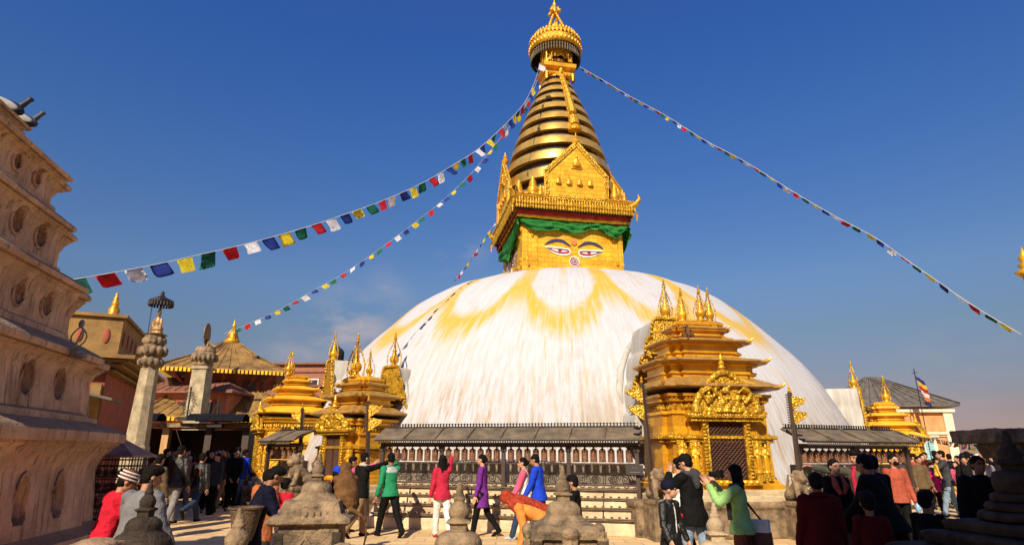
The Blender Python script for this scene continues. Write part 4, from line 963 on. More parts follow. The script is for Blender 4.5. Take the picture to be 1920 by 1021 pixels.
sqloft(bm, [(.35, .33, .93), (.39, .36, .95), (.39, .36, .99), (.30, .29, 1.04)]); lathe(bm, [(.32, 1.0), (.33, 1.04), (.31, 1.06), (.28, 1.08), (.29, 1.11), (.24, 1.13), (.2, 1.17)], 28)

for k in range(34):
    a_ = k/34*6.2832; ell(bm, (.335*math.cos(a_), .335*math.sin(a_), 1.035), (.022, .022, .028), seg=6, n=5); ell(bm, (.245*math.cos(a_), .245*math.sin(a_), 1.125), (.016, .016, .02), seg=6, n=5)
obj('roof_slab', bm, stone, v1, voxel=.008, smooth=1, amp=.012, nscale=6)
bm = BM(); box(bm, (0, -.0, .66), (.5, .46, .5)); box(bm, (0, 0, .36), (.9, .9, .12)); box(bm, (-.27, -.25, .62), (.1, .1, .5)); box(bm, (.27, -.25, .62), (.1, .1, .5)); obj('cella', bm, stone_shade, v1, voxel=.014, smooth=1, amp=.008, nscale=8)  # recess shade painted in with the darkened stone
bm = BM(); O = [(-.13, 0), (.13, 0), (.13, .2), (.16, .24), (.08, .32), (0, .42), (-.08, .32), (-.16, .24), (-.13, .2)]; 
tube(bm, [Vector((x*.85, -.42, .42+z)) for x, z in O + O[:1]], .022, 6); ell(bm, (-.20, -.40, .66), (.07, .04, .03)); ell(bm, (.2, -.4, .66), (.07, .04, .03))
box(bm, (0, -.385, .6), (.2, .03, .34)); seated(bm, (0, -.41, .44), .27); obj('niche_buddha', bm, stone, v1, voxel=.008, smooth=1)
for x, z in ((.34, .82), (.42, .80), (.30, .54), (-.36, .56)):
    bm = BM(); ell(bm, (x, -.42, z-.06), (.10, .05, .035)); obj('broken_bracket', bm, stone, v1, voxel=.01, smooth=1, amp=.01, nscale=12)
v2 = votive('small round stone votive stupa at the bottom between the basket carrier and the niche stupa', 464, 4.0, 1.28, .155, square=False, steps=1, z_dome=.80)
v3 = votive('brown stone votive stupa with tall bulb spire standing right of the woman in red', 864, 5.2, 1.385, .185, square=False, steps=2, z_dome=.80)
v4 = votive('square based stone votive stupa in front of the boy in black', 1054, 6.2, 1.50, .165, steps=3, z_dome=.98, rz=R(5))
for k in range(4):
    a = k*math.pi/2; bm = BM(); M3 = Matrix.Rotation(a, 4, 'Z')
    box(bm, (0, -.30, .80), (.14, .12, .24)); ell(bm, (0, -.34, .92), (.09, .06, .06)); seated(bm, (0, -.37, .70), .17)
    box(bm, (0, -.3, .56), (.86, .2, .09)); box(bm, (.3, -.3, .74), (.1, .1, .26)); box(bm, (-.3, -.3, .74), (.1, .1, .26)); box(bm, (0, -.24, .90), (.62, .2, .06))
    for v in bm.verts: v.co = M3 @ v.co
    obj('niche', bm, stone, v4, voxel=.010, smooth=1, amp=.005, nscale=10)
bm = BM(); sqloft(bm, [(.55, None, 0), (.55, None, .44), (.62, None, .46), (.62, None, .53), (.45, None, .56)]); obj('lower_plinth', bm, stone, v4, voxel=.014, smooth=2, amp=.006, nscale=8)
v5 = votive('small pale votive stupa between the capped man and the photographing woman', 1330, 4.9, 1.26, .145, m=mat('pale_votive_stone', (.45, .33, .19), .8, 0, .4, 6, .5, 40, col2=(.24, .17, .1)), square=False, steps=1, z_dome=.82)
v6 = votive('dark shadowed stone votive stupa beside the person in the white jumper', 292, 5.0, 1.40, .125, m=stone_shade, square=False, steps=5, z_dome=.98)
# broad dark stepped one at the right edge
def stepped(label, px, Y, secs, m, rz=0, name='votive_stupa', round_=True):
    x = at(px, 850, Y).x; t_ = thing(name, label, 'stupa', (x, Y, 0), rz)
    for i, (r_, z0, z1, sq) in enumerate(secs):
        bm = BM(); h = z1-z0
        if sq: sqloft(bm, [(r_, None, z0), (r_, None, z0+h*.5), (r_*1.04, None, z0+h*.6), (r_*1.04, None, z0+h*.85), (r_*.94, None, z1)])
        else: lathe(bm, [(r_*.96, z0), (r_*1.02, z0+h*.25), (r_*1.03, z0+h*.5), (r_*1.0, z0+h*.75), (r_*.9, z1)], 40)
        obj('step', bm, m, t_, voxel=.016, smooth=2, amp=.008, nscale=7)
    return t_
v7 = stepped('large dark stepped votive stupa in shadow at the right edge', 1893, 4.6, [(.95, 0, .70, True), (.78, .70, .86, True), (.60, .86, .98, True), (.44, .98, 1.08, True), (.34, 1.08, 1.16, True), (.26, 1.16, 1.23, False), (.21, 1.23, 1.29, False), (.17, 1.29, 1.35, False), (.135, 1.35, 1.50, False)], stone_shade, R(12))
bm = BM(); lathe(bm, [(.07, 1.46), (.07, 1.54), (.10, 1.55), (.10, 1.57), (.07, 1.58), (.085, 1.62), (.06, 1.65), (.045, 1.66), (.055, 1.69), (.03, 1.70), (.035, 1.73), (.012, 1.78)], 14); obj('spire', bm, stone_shade, v7, voxel=.008, smooth=1)
bm = BM(); box(bm, (0, 0, .0), (.01, .01, .01)); bm.free()
# low carved stone post at the bottom left
px_ = at(187, 1000, 4.3); t_ = thing('carved_stone_post', 'short rounded carved stone post at the bottom left under the red sleeve', 'post', (px_.x, 4.3, 0))
bm = BM(); box(bm, (0, 0, .52), (.26, .24, 1.04)); ell(bm, (0, 0, 1.03), (.13, .12, .035)); obj('post', bm, plaster, t_, voxel=.012, smooth=5, amp=.006, nscale=8)
bm = BM(); O = [(-.07, .6), (-.07, .85), (-.03, .93), (0, .97), (.03, .93), (.07, .85), (.07, .6)]; tube(bm, [Vector((x, -.12, z)) for x, z in O], .014, 6); tube(bm, [Vector((x*.4, -.12, z-.05)) for x, z in O], .012, 6); obj('carving', bm, plaster, t_, shade=True)
# stone stack in the right foreground
def rubble(label, c, n_, s_, seed):
    rnd = random.Random(seed)
    for i in range(n_): pass
st_ = thing('stone_slab_seat', 'dark flat stone slabs stacked on the ground, left of the large dark stupa', 'stones', (at(1790, 985, 6.4).x, 6.4, 0), R(14))
for (x, y, z, a, b_, c_) in ((0, 0, .2, .9, .6, .4), (.1, .1, .46, .7, .45, .12), (-.1, .02, .58, .34, .3, .10)):
    bm = BM(); box(bm, (x, y, z), (a, b_, c_)); obj('slab', bm, stone_shade, st_, voxel=.02, smooth=2, amp=.012, nscale=6)
# stone canopy with slab roof at the right edge
cx_ = at(1868, 815, 7.6); t_ = thing('stone_canopy', 'pitted stone slab roof on a carved pillar at the right edge', 'shelter', (cx_.x+.15, 7.6, 0), R(-6))
bm = BM(); box(bm, (.25, 0, 1.83), (1.35, .9, .16)); obj('roof_slab', bm, stone, t_, voxel=.016, smooth=3, amp=.014, nscale=6)
bm = BM(); box(bm, (-.04, -.05, 1.66), (.42, .42, .17), taper=1.25); obj('capital', bm, stone, t_, voxel=.014, smooth=2, amp=.008, nscale=9)
bm = BM(); lathe(bm, [(.17, 0), (.17, 1.0), (.13, 1.05), (.18, 1.15), (.14, 1.25), (.17, 1.35), (.15, 1.45), (.19, 1.55), (.19, 1.6)], 20, (-.02, 0, 0)); obj('pillar', bm, stone, t_, voxel=.014, smooth=1, amp=.012, nscale=9)
bm = BM(); lathe(bm, [(.17, 0), (.17, 1.0), (.13, 1.05), (.18, 1.15), (.14, 1.25), (.17, 1.35), (.15, 1.45), (.19, 1.55), (.19, 1.76)], 20, (.72, .1, 0)); obj('pillar', bm, stone_shade, t_, voxel=.014, smooth=1, amp=.012, nscale=9)  # second pillar takes the darkened stone, so it looks shaded
# ================================================================ LEFT SIDE: PILLARS, INCENSE CAGE, TEMPLES
lstone = mat('pale_pillar_stone', (.42, .34, .20), .85, 0, .35, 4, .6, 35, col2=(.20, .15, .09))
def lotus(bm, z, r_, c=(0, 0, 0)):
    for k in range(12):
        a = k/12*6.283; ell(bm, (c[0]+r_*math.cos(a), c[1]+r_*math.sin(a), z), (r_*.30, r_*.30, r_*.34), seg=8, n=6)
    lathe(bm, [(r_*.95, z-r_*.25), (r_*1.05, z), (r_*.95, z+r_*.25)], 20, c)
p0 = at(263, 860, 13.0); x0 = at(281, 690, 13.0).x
t_ = thing('stone_pillar', 'tall pale octagonal stone pillar with lotus rings, a seated figure and metal parasol', 'pillar', (x0, 13, 0)); t_.scale = (.78, .78, 1)
bm = BM(); lathe(bm, [(.33, 0), (.32, 1.7), (.29, 1.72), (.25, 2.5), (.22, 3.3)], 8, a0=.39); obj('shaft', bm, lstone, t_, amp=.006, nscale=5)
bm = BM(); lotus(bm, 3.42, .26); lotus(bm, 3.66, .30); lotus(bm, 3.88, .24); lathe(bm, [(.22, 3.3), (.24, 3.5), (.24, 4.0), (.3, 4.02)], 16); obj('lotus_capital', bm, stone, t_, voxel=.02, smooth=1, amp=.01, nscale=7)
bm = BM(); seated(bm, (0, 0, 4.02), .62); obj('figure', bm, mat('tarnished_gilt', (.30, .17, .06), .5, .5, .5, 9), t_, voxel=.018, smooth=1)
bm = BM(); tube(bm, [(0, .05, 4.0), (0, .05, 4.78)], .018, 6); lathe(bm, [(.31, 4.72), (.32, 4.76), (.3, 4.79), (.1, 4.86), (.05, 4.9), (.05, 4.95), (.01, 5.0)], 8, a0=.39)
tube(bm, [(-.22, 0, 3.9), (-.24, 0, 4.74)], .01, 5)
for k in range(24):
    a = k/24*6.283; box(bm, (.30*math.cos(a), .30*math.sin(a), 4.69), (.04, .04, .08))
obj('metal_parasol', bm, iron, t_)
x0 = at(372, 700, 24.3).x
t_ = thing('stone_pillar', 'grey moulded stone column with flared capital in front of the pagoda', 'pillar', (x0, 24.6, 0)); t_.scale = (1.04, 1.04, 1.28)
bm = BM(); sqloft(bm, [(.34, None, 0), (.30, None, 2.4), (.27, None, 3.7), (.33, None, 3.74), (.33, None, 3.8), (.27, None, 3.82)]); obj('shaft', bm, lstone, t_, amp=.006, nscale=5)
bm = BM(); lathe(bm, [(.28, 3.8), (.36, 3.9), (.30, 3.95), (.46, 4.1), (.48, 4.2), (.36, 4.24), (.40, 4.3), (.34, 4.42), (.2, 4.45)], 16)
for k in range(16):
    a = k/16*6.283; ell(bm, (.44*math.cos(a), .44*math.sin(a), 4.08), (.07, .07, .1), seg=6, n=5)
obj('capital', bm, stone, t_, voxel=.02, smooth=1, amp=.008, nscale=8)
bm = BM(); lathe(bm, [(.02, 0), (.33, 0), (.36, .01), (.33, .025), (.02, .03)], 24)
for v in bm.verts: v.co = Vector((v.co.z*1.0 - .02, v.co.x*.8, v.co.y)) + Vector((-.02, 0, 4.86))
ell(bm, (.05, 0, 4.5), (.06, .06, .14)); tube(bm, [(.0, 0, 4.45), (.02, 0, 4.7)], .04, 6); tube(bm, [(.05, -.03, 4.6), (.34, -.03, 4.45), (.6, -.03, 4.55)], .05, 6); obj('gilt_ornament', bm, mat('tarnished_gilt', None), t_, shade=True) if False else obj('gilt_ornament', bm, MATS['tarnished_gilt'], t_, shade=True)
# incense cage
cx_ = at(214, 860, 8.6); t_ = thing('butter_lamp_house', 'wire cage for butter lamps under a painted copper peaked roof, beside the monument', 'lamp house', (cx_.x, 8.6, 0), R(8))
bm = BM(); sqloft(bm, [(.40, None, 1.53), (.38, None, 1.56), (.22, None, 1.66), (.05, None, 1.78), (.03, None, 1.86)]); obj('roof', bm, mat('painted_copper', (.38, .17, .07), .6, .2, .5, 6, .4, 20, col2=(.2, .08, .04)), t_)
bm = BM()
for k in range(4):
    a = k*math.pi/2
    def rt(x, y, z): return (x*math.cos(a)-y*math.sin(a), x*math.sin(a)+y*math.cos(a), z)
    for i in range(9): tube(bm, [rt(-.34+.085*i, -.34, .75), rt(-.34+.085*i, -.34, 1.53)], .007, 4)
    for i in range(10): tube(bm, [rt(-.34, -.34, .78+.08*i), rt(.34, -.34, .78+.08*i)], .006, 4)
obj('wire_cage', bm, iron, t_)
bm = BM(); rnd = random.Random(3)
for i in range(60): ell(bm, (rnd.uniform(-.3, .3), rnd.uniform(-.3, .3), rnd.choice((.8, .98, 1.16, 1.34))), (.04, .04, .05), seg=6, n=4)
for z in (.78, .96, 1.14, 1.32): box(bm, (0, 0, z-.03), (.62, .62, .02))
tag(obj('lamp_clutter', bm, mat('red_brown_clutter', (.30, .08, .04), .6, .2, .6, 14, col2=(.08, .05, .04)), t_), kind='stuff')
bm = BM(); box(bm, (0, 0, .37), (.8, .8, .74)); box(bm, (0, 0, .74), (.9, .9, .06)); obj('plinth', bm, brick, t_)
# pagoda temple
gtile = mat('gilt_roof_panels', (.38, .22, .06), .5, .3, .4, 2, .4, 20, col2=(.14, .08, .03))
def pagoda(label, c, rz, floors, wallm, trim):
    t_ = thing('pagoda_temple', label, 'temple', c, rz)
    for fi, (hw_, z0, z1, re, rh, rt_) in enumerate(floors):
        bm = BM(); box(bm, (0, 0, (z0+z1)/2), (hw_*2, hw_*2, z1-z0)); obj('wall', bm, wallm, t_)
        for k in range(4):
            a = k*math.pi/2; M3 = Matrix.Rotation(a, 3, 'Z')
            for x in (-.7, 0, .7): bm = BM(); box(bm, M3 @ Vector((x*hw_, -hw_-.02, (z0+z1)/2-.05)), (.34*hw_ if k % 2 == 0 else .08, .08 if k % 2 == 0 else .34*hw_, (z1-z0)*.45)); obj('window', bm, wood, t_)
        for k in range(4):
            a = k*math.pi/2; M3 = Matrix.Rotation(a, 3, 'Z')
            for i in range(7):
                x = (-1+2*i/6); p1 = M3 @ Vector((x*hw_, -hw_, z1-(z1-z0)*.55)); p2 = M3 @ Vector((x*re*.82, -re*.85, z1+.02)); bm = BM(); tube(bm, [p1, p2], .05, 5); obj('roof_strut', bm, redw, t_)
        bm = BM(); sqloft(bm, [(hw_*.9, None, z1-.02), (re-.05, None, z1-.03), (re, None, z1), (re, None, z1+.06), (rt_+(re-rt_)*.45, None, z1+rh*.50), (rt_, None, z1+rh)])
        rf = obj('roof', bm, gtile, t_)
        bm = BM()
        for k in range(4):
            a = k*math.pi/2; M3 = Matrix.Rotation(a, 3, 'Z'); n_ = int(re*2/.42)
            for i in range(n_+1):
                x = -1+2*i/n_; pts = [(x*re, -re, z1+.08), (x*(rt_+(re-rt_)*.45), -(rt_+(re-rt_)*.45), z1+rh*.5+.02), (x*rt_, -rt_, z1+rh+.01)]
                tube(bm, [M3 @ Vector(p_) for p_ in pts], .022 if 0 < i < n_ else .05, 5)
        obj('roof_rib', bm, gtile, rf)
        bm = BM()
        for k in range(4):
            a = k*math.pi/2; M3 = Matrix.Rotation(a, 3, 'Z')
            for i in range(int(re*2/.16)):
                x = -re+.08+.16*i; box(bm, M3 @ Vector((x, -re-.01, z1-.06)), (.10, .03, .16) if k % 2 == 0 else (.03, .10, .16))
        obj('eave_plates', bm, trim, rf)
    return t_
pg = pagoda('two roofed pagoda temple with gilded panel roofs and struts, left background', (at(393, 690, 26).x-.4, 28.6, 0), R(20), [(2.1, 0, 2.95, 3.05, 1.25, 1.7), (1.55, 3.9, 5.0, 2.5, 1.5, .35)], redw, goldy)
bm = BM(); zo_ = 1.25; lathe(bm, [(.30, 5.15), (.22, 5.3), (.3, 5.35), (.2, 5.5), (.12, 5.55), (.16, 5.65), (.05, 5.9)], 12)
for k in range(4):
    a = k*math.pi/2+.5; tube(bm, [(.26*math.cos(a), .26*math.sin(a), 5.35), (.12*math.cos(a), .12*math.sin(a), 5.8), (.02, 0, 6.05)], .03, 5)
lathe(bm, [(.04, 6.0), (.08, 6.1), (.03, 6.15), (.04, 6.25), (.005, 6.4)], 8)
for v in bm.verts: v.co = Vector((v.co.x*1.25, v.co.y*1.25, 6.4+(v.co.z-5.15)*1.05))
obj('pinnacle', bm, gold, pg, shade=True)
# shop canopy with black barrel awnings below the pagoda
t_ = thing('shop_shelter', 'dark open shelter with black barrel awnings and stone lintel under the pagoda', 'shelter', (at(370, 800, 21.6).x, 21.6, 0), R(3))
for (x, wd) in ((-1.4, .7), (.82, 1.85)):
    bm = BM(); g = []
    for i in range(2):
        g.append([bm.verts.new((x + (-wd/2+wd*i), -.35-.35*math.cos(R(10+16*j)), 2.56 + .30*math.sin(R(10+16*j))*1.0)) for j in range(11)])
    for j in range(10): bm.faces.new((g[0][j], g[1][j], g[1][j+1], g[0][j+1]))
    bmesh.ops.solidify(bm, geom=bm.faces[:], thickness=.03); obj('awning', bm, mat('black_tarpaulin', (.02, .02, .022), .45, 0, .4, 6), t_, shade=True)
bm = BM(); box(bm, (.05, -.1, 2.48), (3.5, .25, .14)); obj('lintel', bm, stone, t_)
for x, m_ in ((-1.65, wood), (-.98, mat('ochre_timber', (.50, .27, .09), .7, 0, .3, 8, kind='streak')), (.45, wood), (1.7, wood)):
    bm = BM(); box(bm, (x, 0, 1.2), (.22, .22, 2.4)); obj('post', bm, m_, t_)
bm = BM(); box(bm, (.05, 1.2, 2.49), (3.5, 2.4, .10)); obj('slab_roof', bm, slate, t_)
bm = BM(); box(bm, (0, 2.2, 1.2), (3.5, .1, 2.4)); box(bm, (-1.75, 1.1, 1.2), (.1, 2.1, 2.4)); box(bm, (1.75, 1.1, 1.2), (.1, 2.1, 2.4)); obj('wall', bm, wood, t_)
# dark metal finial statues on the awning roof
for (px1, py1, s_, lb) in ((352, 745, 1.0, 'dark filigree metal crest above the black awnings, left of the column'), (406, 760, .8, 'small dark filigree metal crest above the long awning, right of the column')):
    c_ = at(px1, py1+25, 21.2); s_ *= 1.35; t_ = thing('metal_crest', lb, 'ornament', (c_.x, 21.2, c_.z-.15*s_)); bm = BM()
    for k in range(7):
        for sg in (-1, 1): spiral(bm, (sg*(.05+.025*k if k < 3 else .17-.03*(k-2))*s_, 0, (.06+.085*k)*s_), .055*s_, 1.4, sg, .012)
    tube(bm, [(0, 0, -.1), (0, 0, .75*s_)], .03, 6); box(bm, (0, 0, -.05), (.45*s_, .2, .12)); obj('crest', bm, iron, t_)
# yellow and red building behind the monument
yw = mat('yellow_plaster', (.27, .155, .04), .85, 0, .3, 3, .4, 20, col2=(.16, .085, .025))
b0 = at(236, 650, 13.6)
t_ = thing('ochre_building', 'ochre and dark red building with parapet and gilded corner urn behind the monument', 'building', (b0.x-2.4, 13.2, 0), R(22))
bm = BM(); box(bm, (0, 1.5, 1.85), (4.2, 4, 3.7)); obj('wall', bm, redw, t_)
bm = BM()
for (z, e_, h) in ((3.30, .12, .06), (3.42, .26, .06), (3.50, .40, .05), (3.58, .52, .08)): box(bm, (0, 1.5, z), (4.3+e_*2, 4+e_*2, h))
for i in range(26): box(bm, (-2.2+.175*i, -.78, 3.47), (.07, .16, .07))
obj('cornice', bm, yw, t_)
bm = BM(); box(bm, (0, 1.5, 4.05), (4.55, 4.4, .88)); box(bm, (0, 1.5, 4.5), (4.7, 4.55, .07)); obj('parapet', bm, yw, t_)
for i in range(9):
    bm = BM(); ell(bm, (-2.0+.5*i, -.71, 4.05), (.07, .03, .17)); obj('baluster_opening', bm, redw, t_); bm = BM(); ell(bm, (2.28, -.4+.5*i, 4.05), (.03, .07, .17)); obj('baluster_opening', bm, redw, t_)
for (x, y) in ((2.0, -.45), (-.2, 1.2)):
    bm = BM(); lathe(bm, [(q_*.55, 4.52+(z_-4.52)*.60) for q_, z_ in [(.26, 4.52), (.28, 4.6), (.2, 4.66), (.22, 4.8), (.12, 4.95), (.15, 5.0), (.12, 5.12), (.08, 5.16), (.11, 5.22), (.07, 5.3), (.05, 5.34), (.07, 5.4), (.01, 5.48)]], 14, (x, y, 0)); obj('gilded_urn', bm, gold, t_, shade=True)
for (z, w2) in ((2.2, 1.3), (1.0, 1.1)):
    bm = BM(); box(bm, (1.0, -.54, z), (w2, .1, .8)); obj('window', bm, black, t_)
for x in (1.55, 2.0):
    bm = BM(); box(bm, (x, -.62, 1.5), (.18, .18, 3.0)); obj('post', bm, yw, t_)
bm = BM(); prism(bm, [(-.2, 0), (1.3, -.35), (1.3, -.3), (-.2, .06)], -1.6, -.5, Matrix.Translation((1.2, 0, 2.95))); obj('lean_to_roof', bm, slate, t_)
# red houses behind
def facade(name, label, c, rz, w_, d_, h, wallm, wins, roof=None, over=.4):
    t_ = thing(name, label, 'house', c, rz)
    bm = BM(); box(bm, (0, d_/2, h/2), (w_, d_, h)); obj('wall', bm, wallm, t_)
    for (x, z, ww, wh, fm) in wins:
        bm = BM(); box(bm, (x, -.03, z), (ww+.16, .10, wh+.16)); wn = obj('window', bm, fm, t_); bm = BM(); box(bm, (x, -.05, z), (ww, .10, wh)); obj('pane', bm, black, wn)
    if roof == 'flat':
        bm = BM(); box(bm, (0, d_/2, h+.05), (w_+over, d_+over, .12)); box(bm, (0, d_/2, h-.5), (w_+.16, d_+.16, .07)); obj('roof', bm, mat('rust_parapet', (.22, .09, .05), .9, 0, .4), t_)
    elif roof:
        bm = BM(); sqloft(bm, [(w_/2+over, d_/2+over, h), (w_/2+over, d_/2+over, h+.08), (w_*.32, .15, h+roof)], (0, d_/2, 0)); rf = obj('roof', bm, mat('red_roof_tile', (.26, .10, .055), .9, 0, .4, 4, .5, 25, kind='tile', p=dict(w=.25, h=.15, m=.02)), t_)
        bm = BM(); ny = int(w_/.35)
        for i in range(ny): tube(bm, [(-w_/2-over+(w_+2*over)*i/ny, -over, h+.1), ((-w_*.32)+(w_*.64)*i/ny, d_/2-.1, h+roof)], .03, 4)
        obj('roof_rib', bm, MATS['red_roof_tile'], rf)
    return t_
wf = mat('white_frame', (.7, .66, .6), .7)
facade('brick_house', 'orange red house with long red window screens behind the tall pale pillar', (at(296, 720, 26).x, 26, 0), R(-4), 6.2, 4, 3.95, mat('red_orange_plaster', (.48, .15, .06), .85, 0, .3, 3, .3, 20), [(-1.9, 3.3, 1.5, .6, redw), (-.1, 3.3, 1.5, .6, redw), (1.8, 3.3, 1.5, .6, redw)], .9)
facade('brick_house', 'low brick house with white window behind the yellow shrine', (at(500, 720, 34).x, 34, 0), R(6), 6.5, 5, 5.1, brick, [(-1.8, 4.0, .7, .9, wf), (.4, 4.3, 1.0, .5, wood), (2.0, 4.4, .5, .5, wf), (-.6, 2.0, .9, .9, wood)], 'flat', .5)
facade('brick_house', 'taller brick house with flat parapet roof and dark windows in the left distance', (at(560, 700, 42).x, 42, 0), R(-4), 8.5, 6, 7.4, brick, [(-2.9, 5.3, .9, 1.0, wf), (-1.3, 5.6, 1.2, .7, wood), (1.0, 6.0, .8, .7, wf), (3, 5.5, 1, .9, wood)], 'flat', .5)
facade('brick_house', 'small pale orange house with dark doorway behind the crowd on the left', (at(478, 800, 30).x, 30, 0), R(0), 3.2, 3, 3.0, ochre, [(-.4, 1.3, .9, 1.4, wf), (.9, 2.0, .6, .8, redw)], 'flat', .4)
wt = thing('water_tank', 'black plastic water tank on the distant brick roof beside the gilded finial', 'tank', (at(632, 660, 43).x, 43, 7.5)); bm = BM(); lathe(bm, [(.5, 0), (.5, 1.0), (.3, 1.2), (.15, 1.25), (.14, 1.35)], 20); obj('tank', bm, black, wt, shade=True)
bm = BM(); box(bm, (0, 0, -.1), (1.1, 1.1, .2)); obj('stand', bm, slate, wt)
# ================================================================ RIGHT SIDE BUILDINGS
t_ = thing('temple_hall', 'pale hall with wide grey seamed metal roof behind the right of the dome', 'building', (at(1636, 720, 31).x, 31.2, 0), R(-14))
bm = BM(); box(bm, (0, 0, 1.9), (3.6, 3.6, 3.9)); obj('wall', bm, cream, t_)
bm = BM(); sqloft(bm, [(2.7, None, 3.75), (2.72, None, 3.85), (.25, None, 5.35)]); rf = obj('roof', bm, slate, t_)
bm = BM()
for k in range(4):
    M3 = Matrix.Rotation(k*math.pi/2, 3, 'Z')
    for i in range(13):
        x = -1+2*i/12; tube(bm, [M3 @ Vector((x*2.72, -2.72, 3.88)), M3 @ Vector((x*.25, -.25, 5.38))], .035, 4)
obj('roof_seam', bm, slate, rf)
for (x, y) in ((1.9, -1.9), (-1.9, -1.9), (1.9, 1.9), (0, -2.0)):
    bm = BM(); tube(bm, [(x, y, 0), (x, y, 3.1), (x*.95, y*.95, 3.8)], .2, 10, [.42, .24, .2]); obj('buttress', bm, cream, t_, shade=True)
bm = BM(); box(bm, (1.3, -1.85, 2.9), (.9, .1, 1.2)); obj('window', bm, ochre, t_)
t_ = thing('plaster_building', 'orange and cream flat roofed building with a pale blue shuttered window, right background', 'building', (at(1742, 800, 27).x, 27.5, 0), R(-8))
bm = BM(); box(bm, (0, 1.5, 1.75), (2.3, 3, 3.5)); obj('wall', bm, ochre, t_)
for x in (-1.1, 1.1):
    bm = BM(); box(bm, (x, -.04, 1.75), (.36, .16, 3.5)); obj('pilaster', bm, cream, t_)
bm = BM(); box(bm, (0, 1.5, 2.55), (2.75, 3.3, .1)); box(bm, (0, 1.5, 3.5), (2.75, 3.4, .12)); box(bm, (0, 1.5, 2.46), (2.6, 3.15, .08)); obj('cornice', bm, cream, t_)
bm = BM(); box(bm, (-.05, -.06, 1.75), (1.0, .12, 1.25)); box(bm, (-.05, -.08, 2.42), (1.2, .22, .08)); wn = obj('window', bm, cream, t_)
for sg in (-1, 1):
    bm = BM(); box(bm, (-.05+sg*.19, -.10, 1.7), (.34, .08, 1.05)); 
    for i in range(9): box(bm, (-.05+sg*.19, -.145, 1.25+.11*i), (.28, .02, .05))
    obj('shutter', bm, mat('pale_blue_paint', (.28, .50, .52), .6), wn)
# buddhist flag on a pole
f0 = at(1733, 780, 26.0); t_ = thing('striped_flag', 'limp blue, yellow, red, white and orange striped flag on a pole above the right roofs', 'flag', (f0.x, 26, 0))
bm = BM(); tube(bm, [(0, 0, 0), (-.08, 0, 5.15)], .02, 6); tube(bm, [(-.2, 0, 4.95), (.05, 0, 5.0)], .012, 5); obj('pole', bm, iron, t_)
cols = [(.02, .03, .22), (.75, .5, .03), (.5, .02, .02), (.75, .7, .65), (.75, .25, .03), (.02, .03, .22)]
for i in range(6):
    bm = BM(); g = []
    for a in range(9):
        s_ = i/6 + a/8/6; row = []
        for j in range(5):
            q = j/4; row.append(bm.verts.new((-.05+.30*q+.18*s_+.03*math.sin(q*8+s_*3), .06*math.sin(q*9+s_*5), 4.85-1.15*s_-.22*q)))
        g.append(row)
    for a in range(8):
        for j in range(4): bm.faces.new((g[a][j], g[a][j+1], g[a+1][j+1], g[a+1][j]))
    bmesh.ops.solidify(bm, geom=bm.faces[:], thickness=.01); obj('stripe', bm, mat('flag_stripe_%s' % 'abcdef'[i], cols[i], .8, var=.1), t_, shade=True)
# stone gate / pillar at the far right rim (only its gilded tip enters the frame)
tp = at(1918, 500, 11); t_ = thing('gilded_finial_post', 'gilded finial tip entering the frame at the right edge above the roofs', 'post', (tp.x+.06, 11, 0))
bm = BM(); tube(bm, [(0, 0, 0), (0, 0, tp.z)], .08, 8); obj('post', bm, stone, t_)
bm = BM(); lathe(bm, [(.1, -.1), (.2, 0), (.08, .08), (.13, .14), (.06, .2), (.1, .28), (.03, .4), (.005, .5)], 12, (0, 0, tp.z-.1)); obj('finial', bm, gold, t_, shade=True)
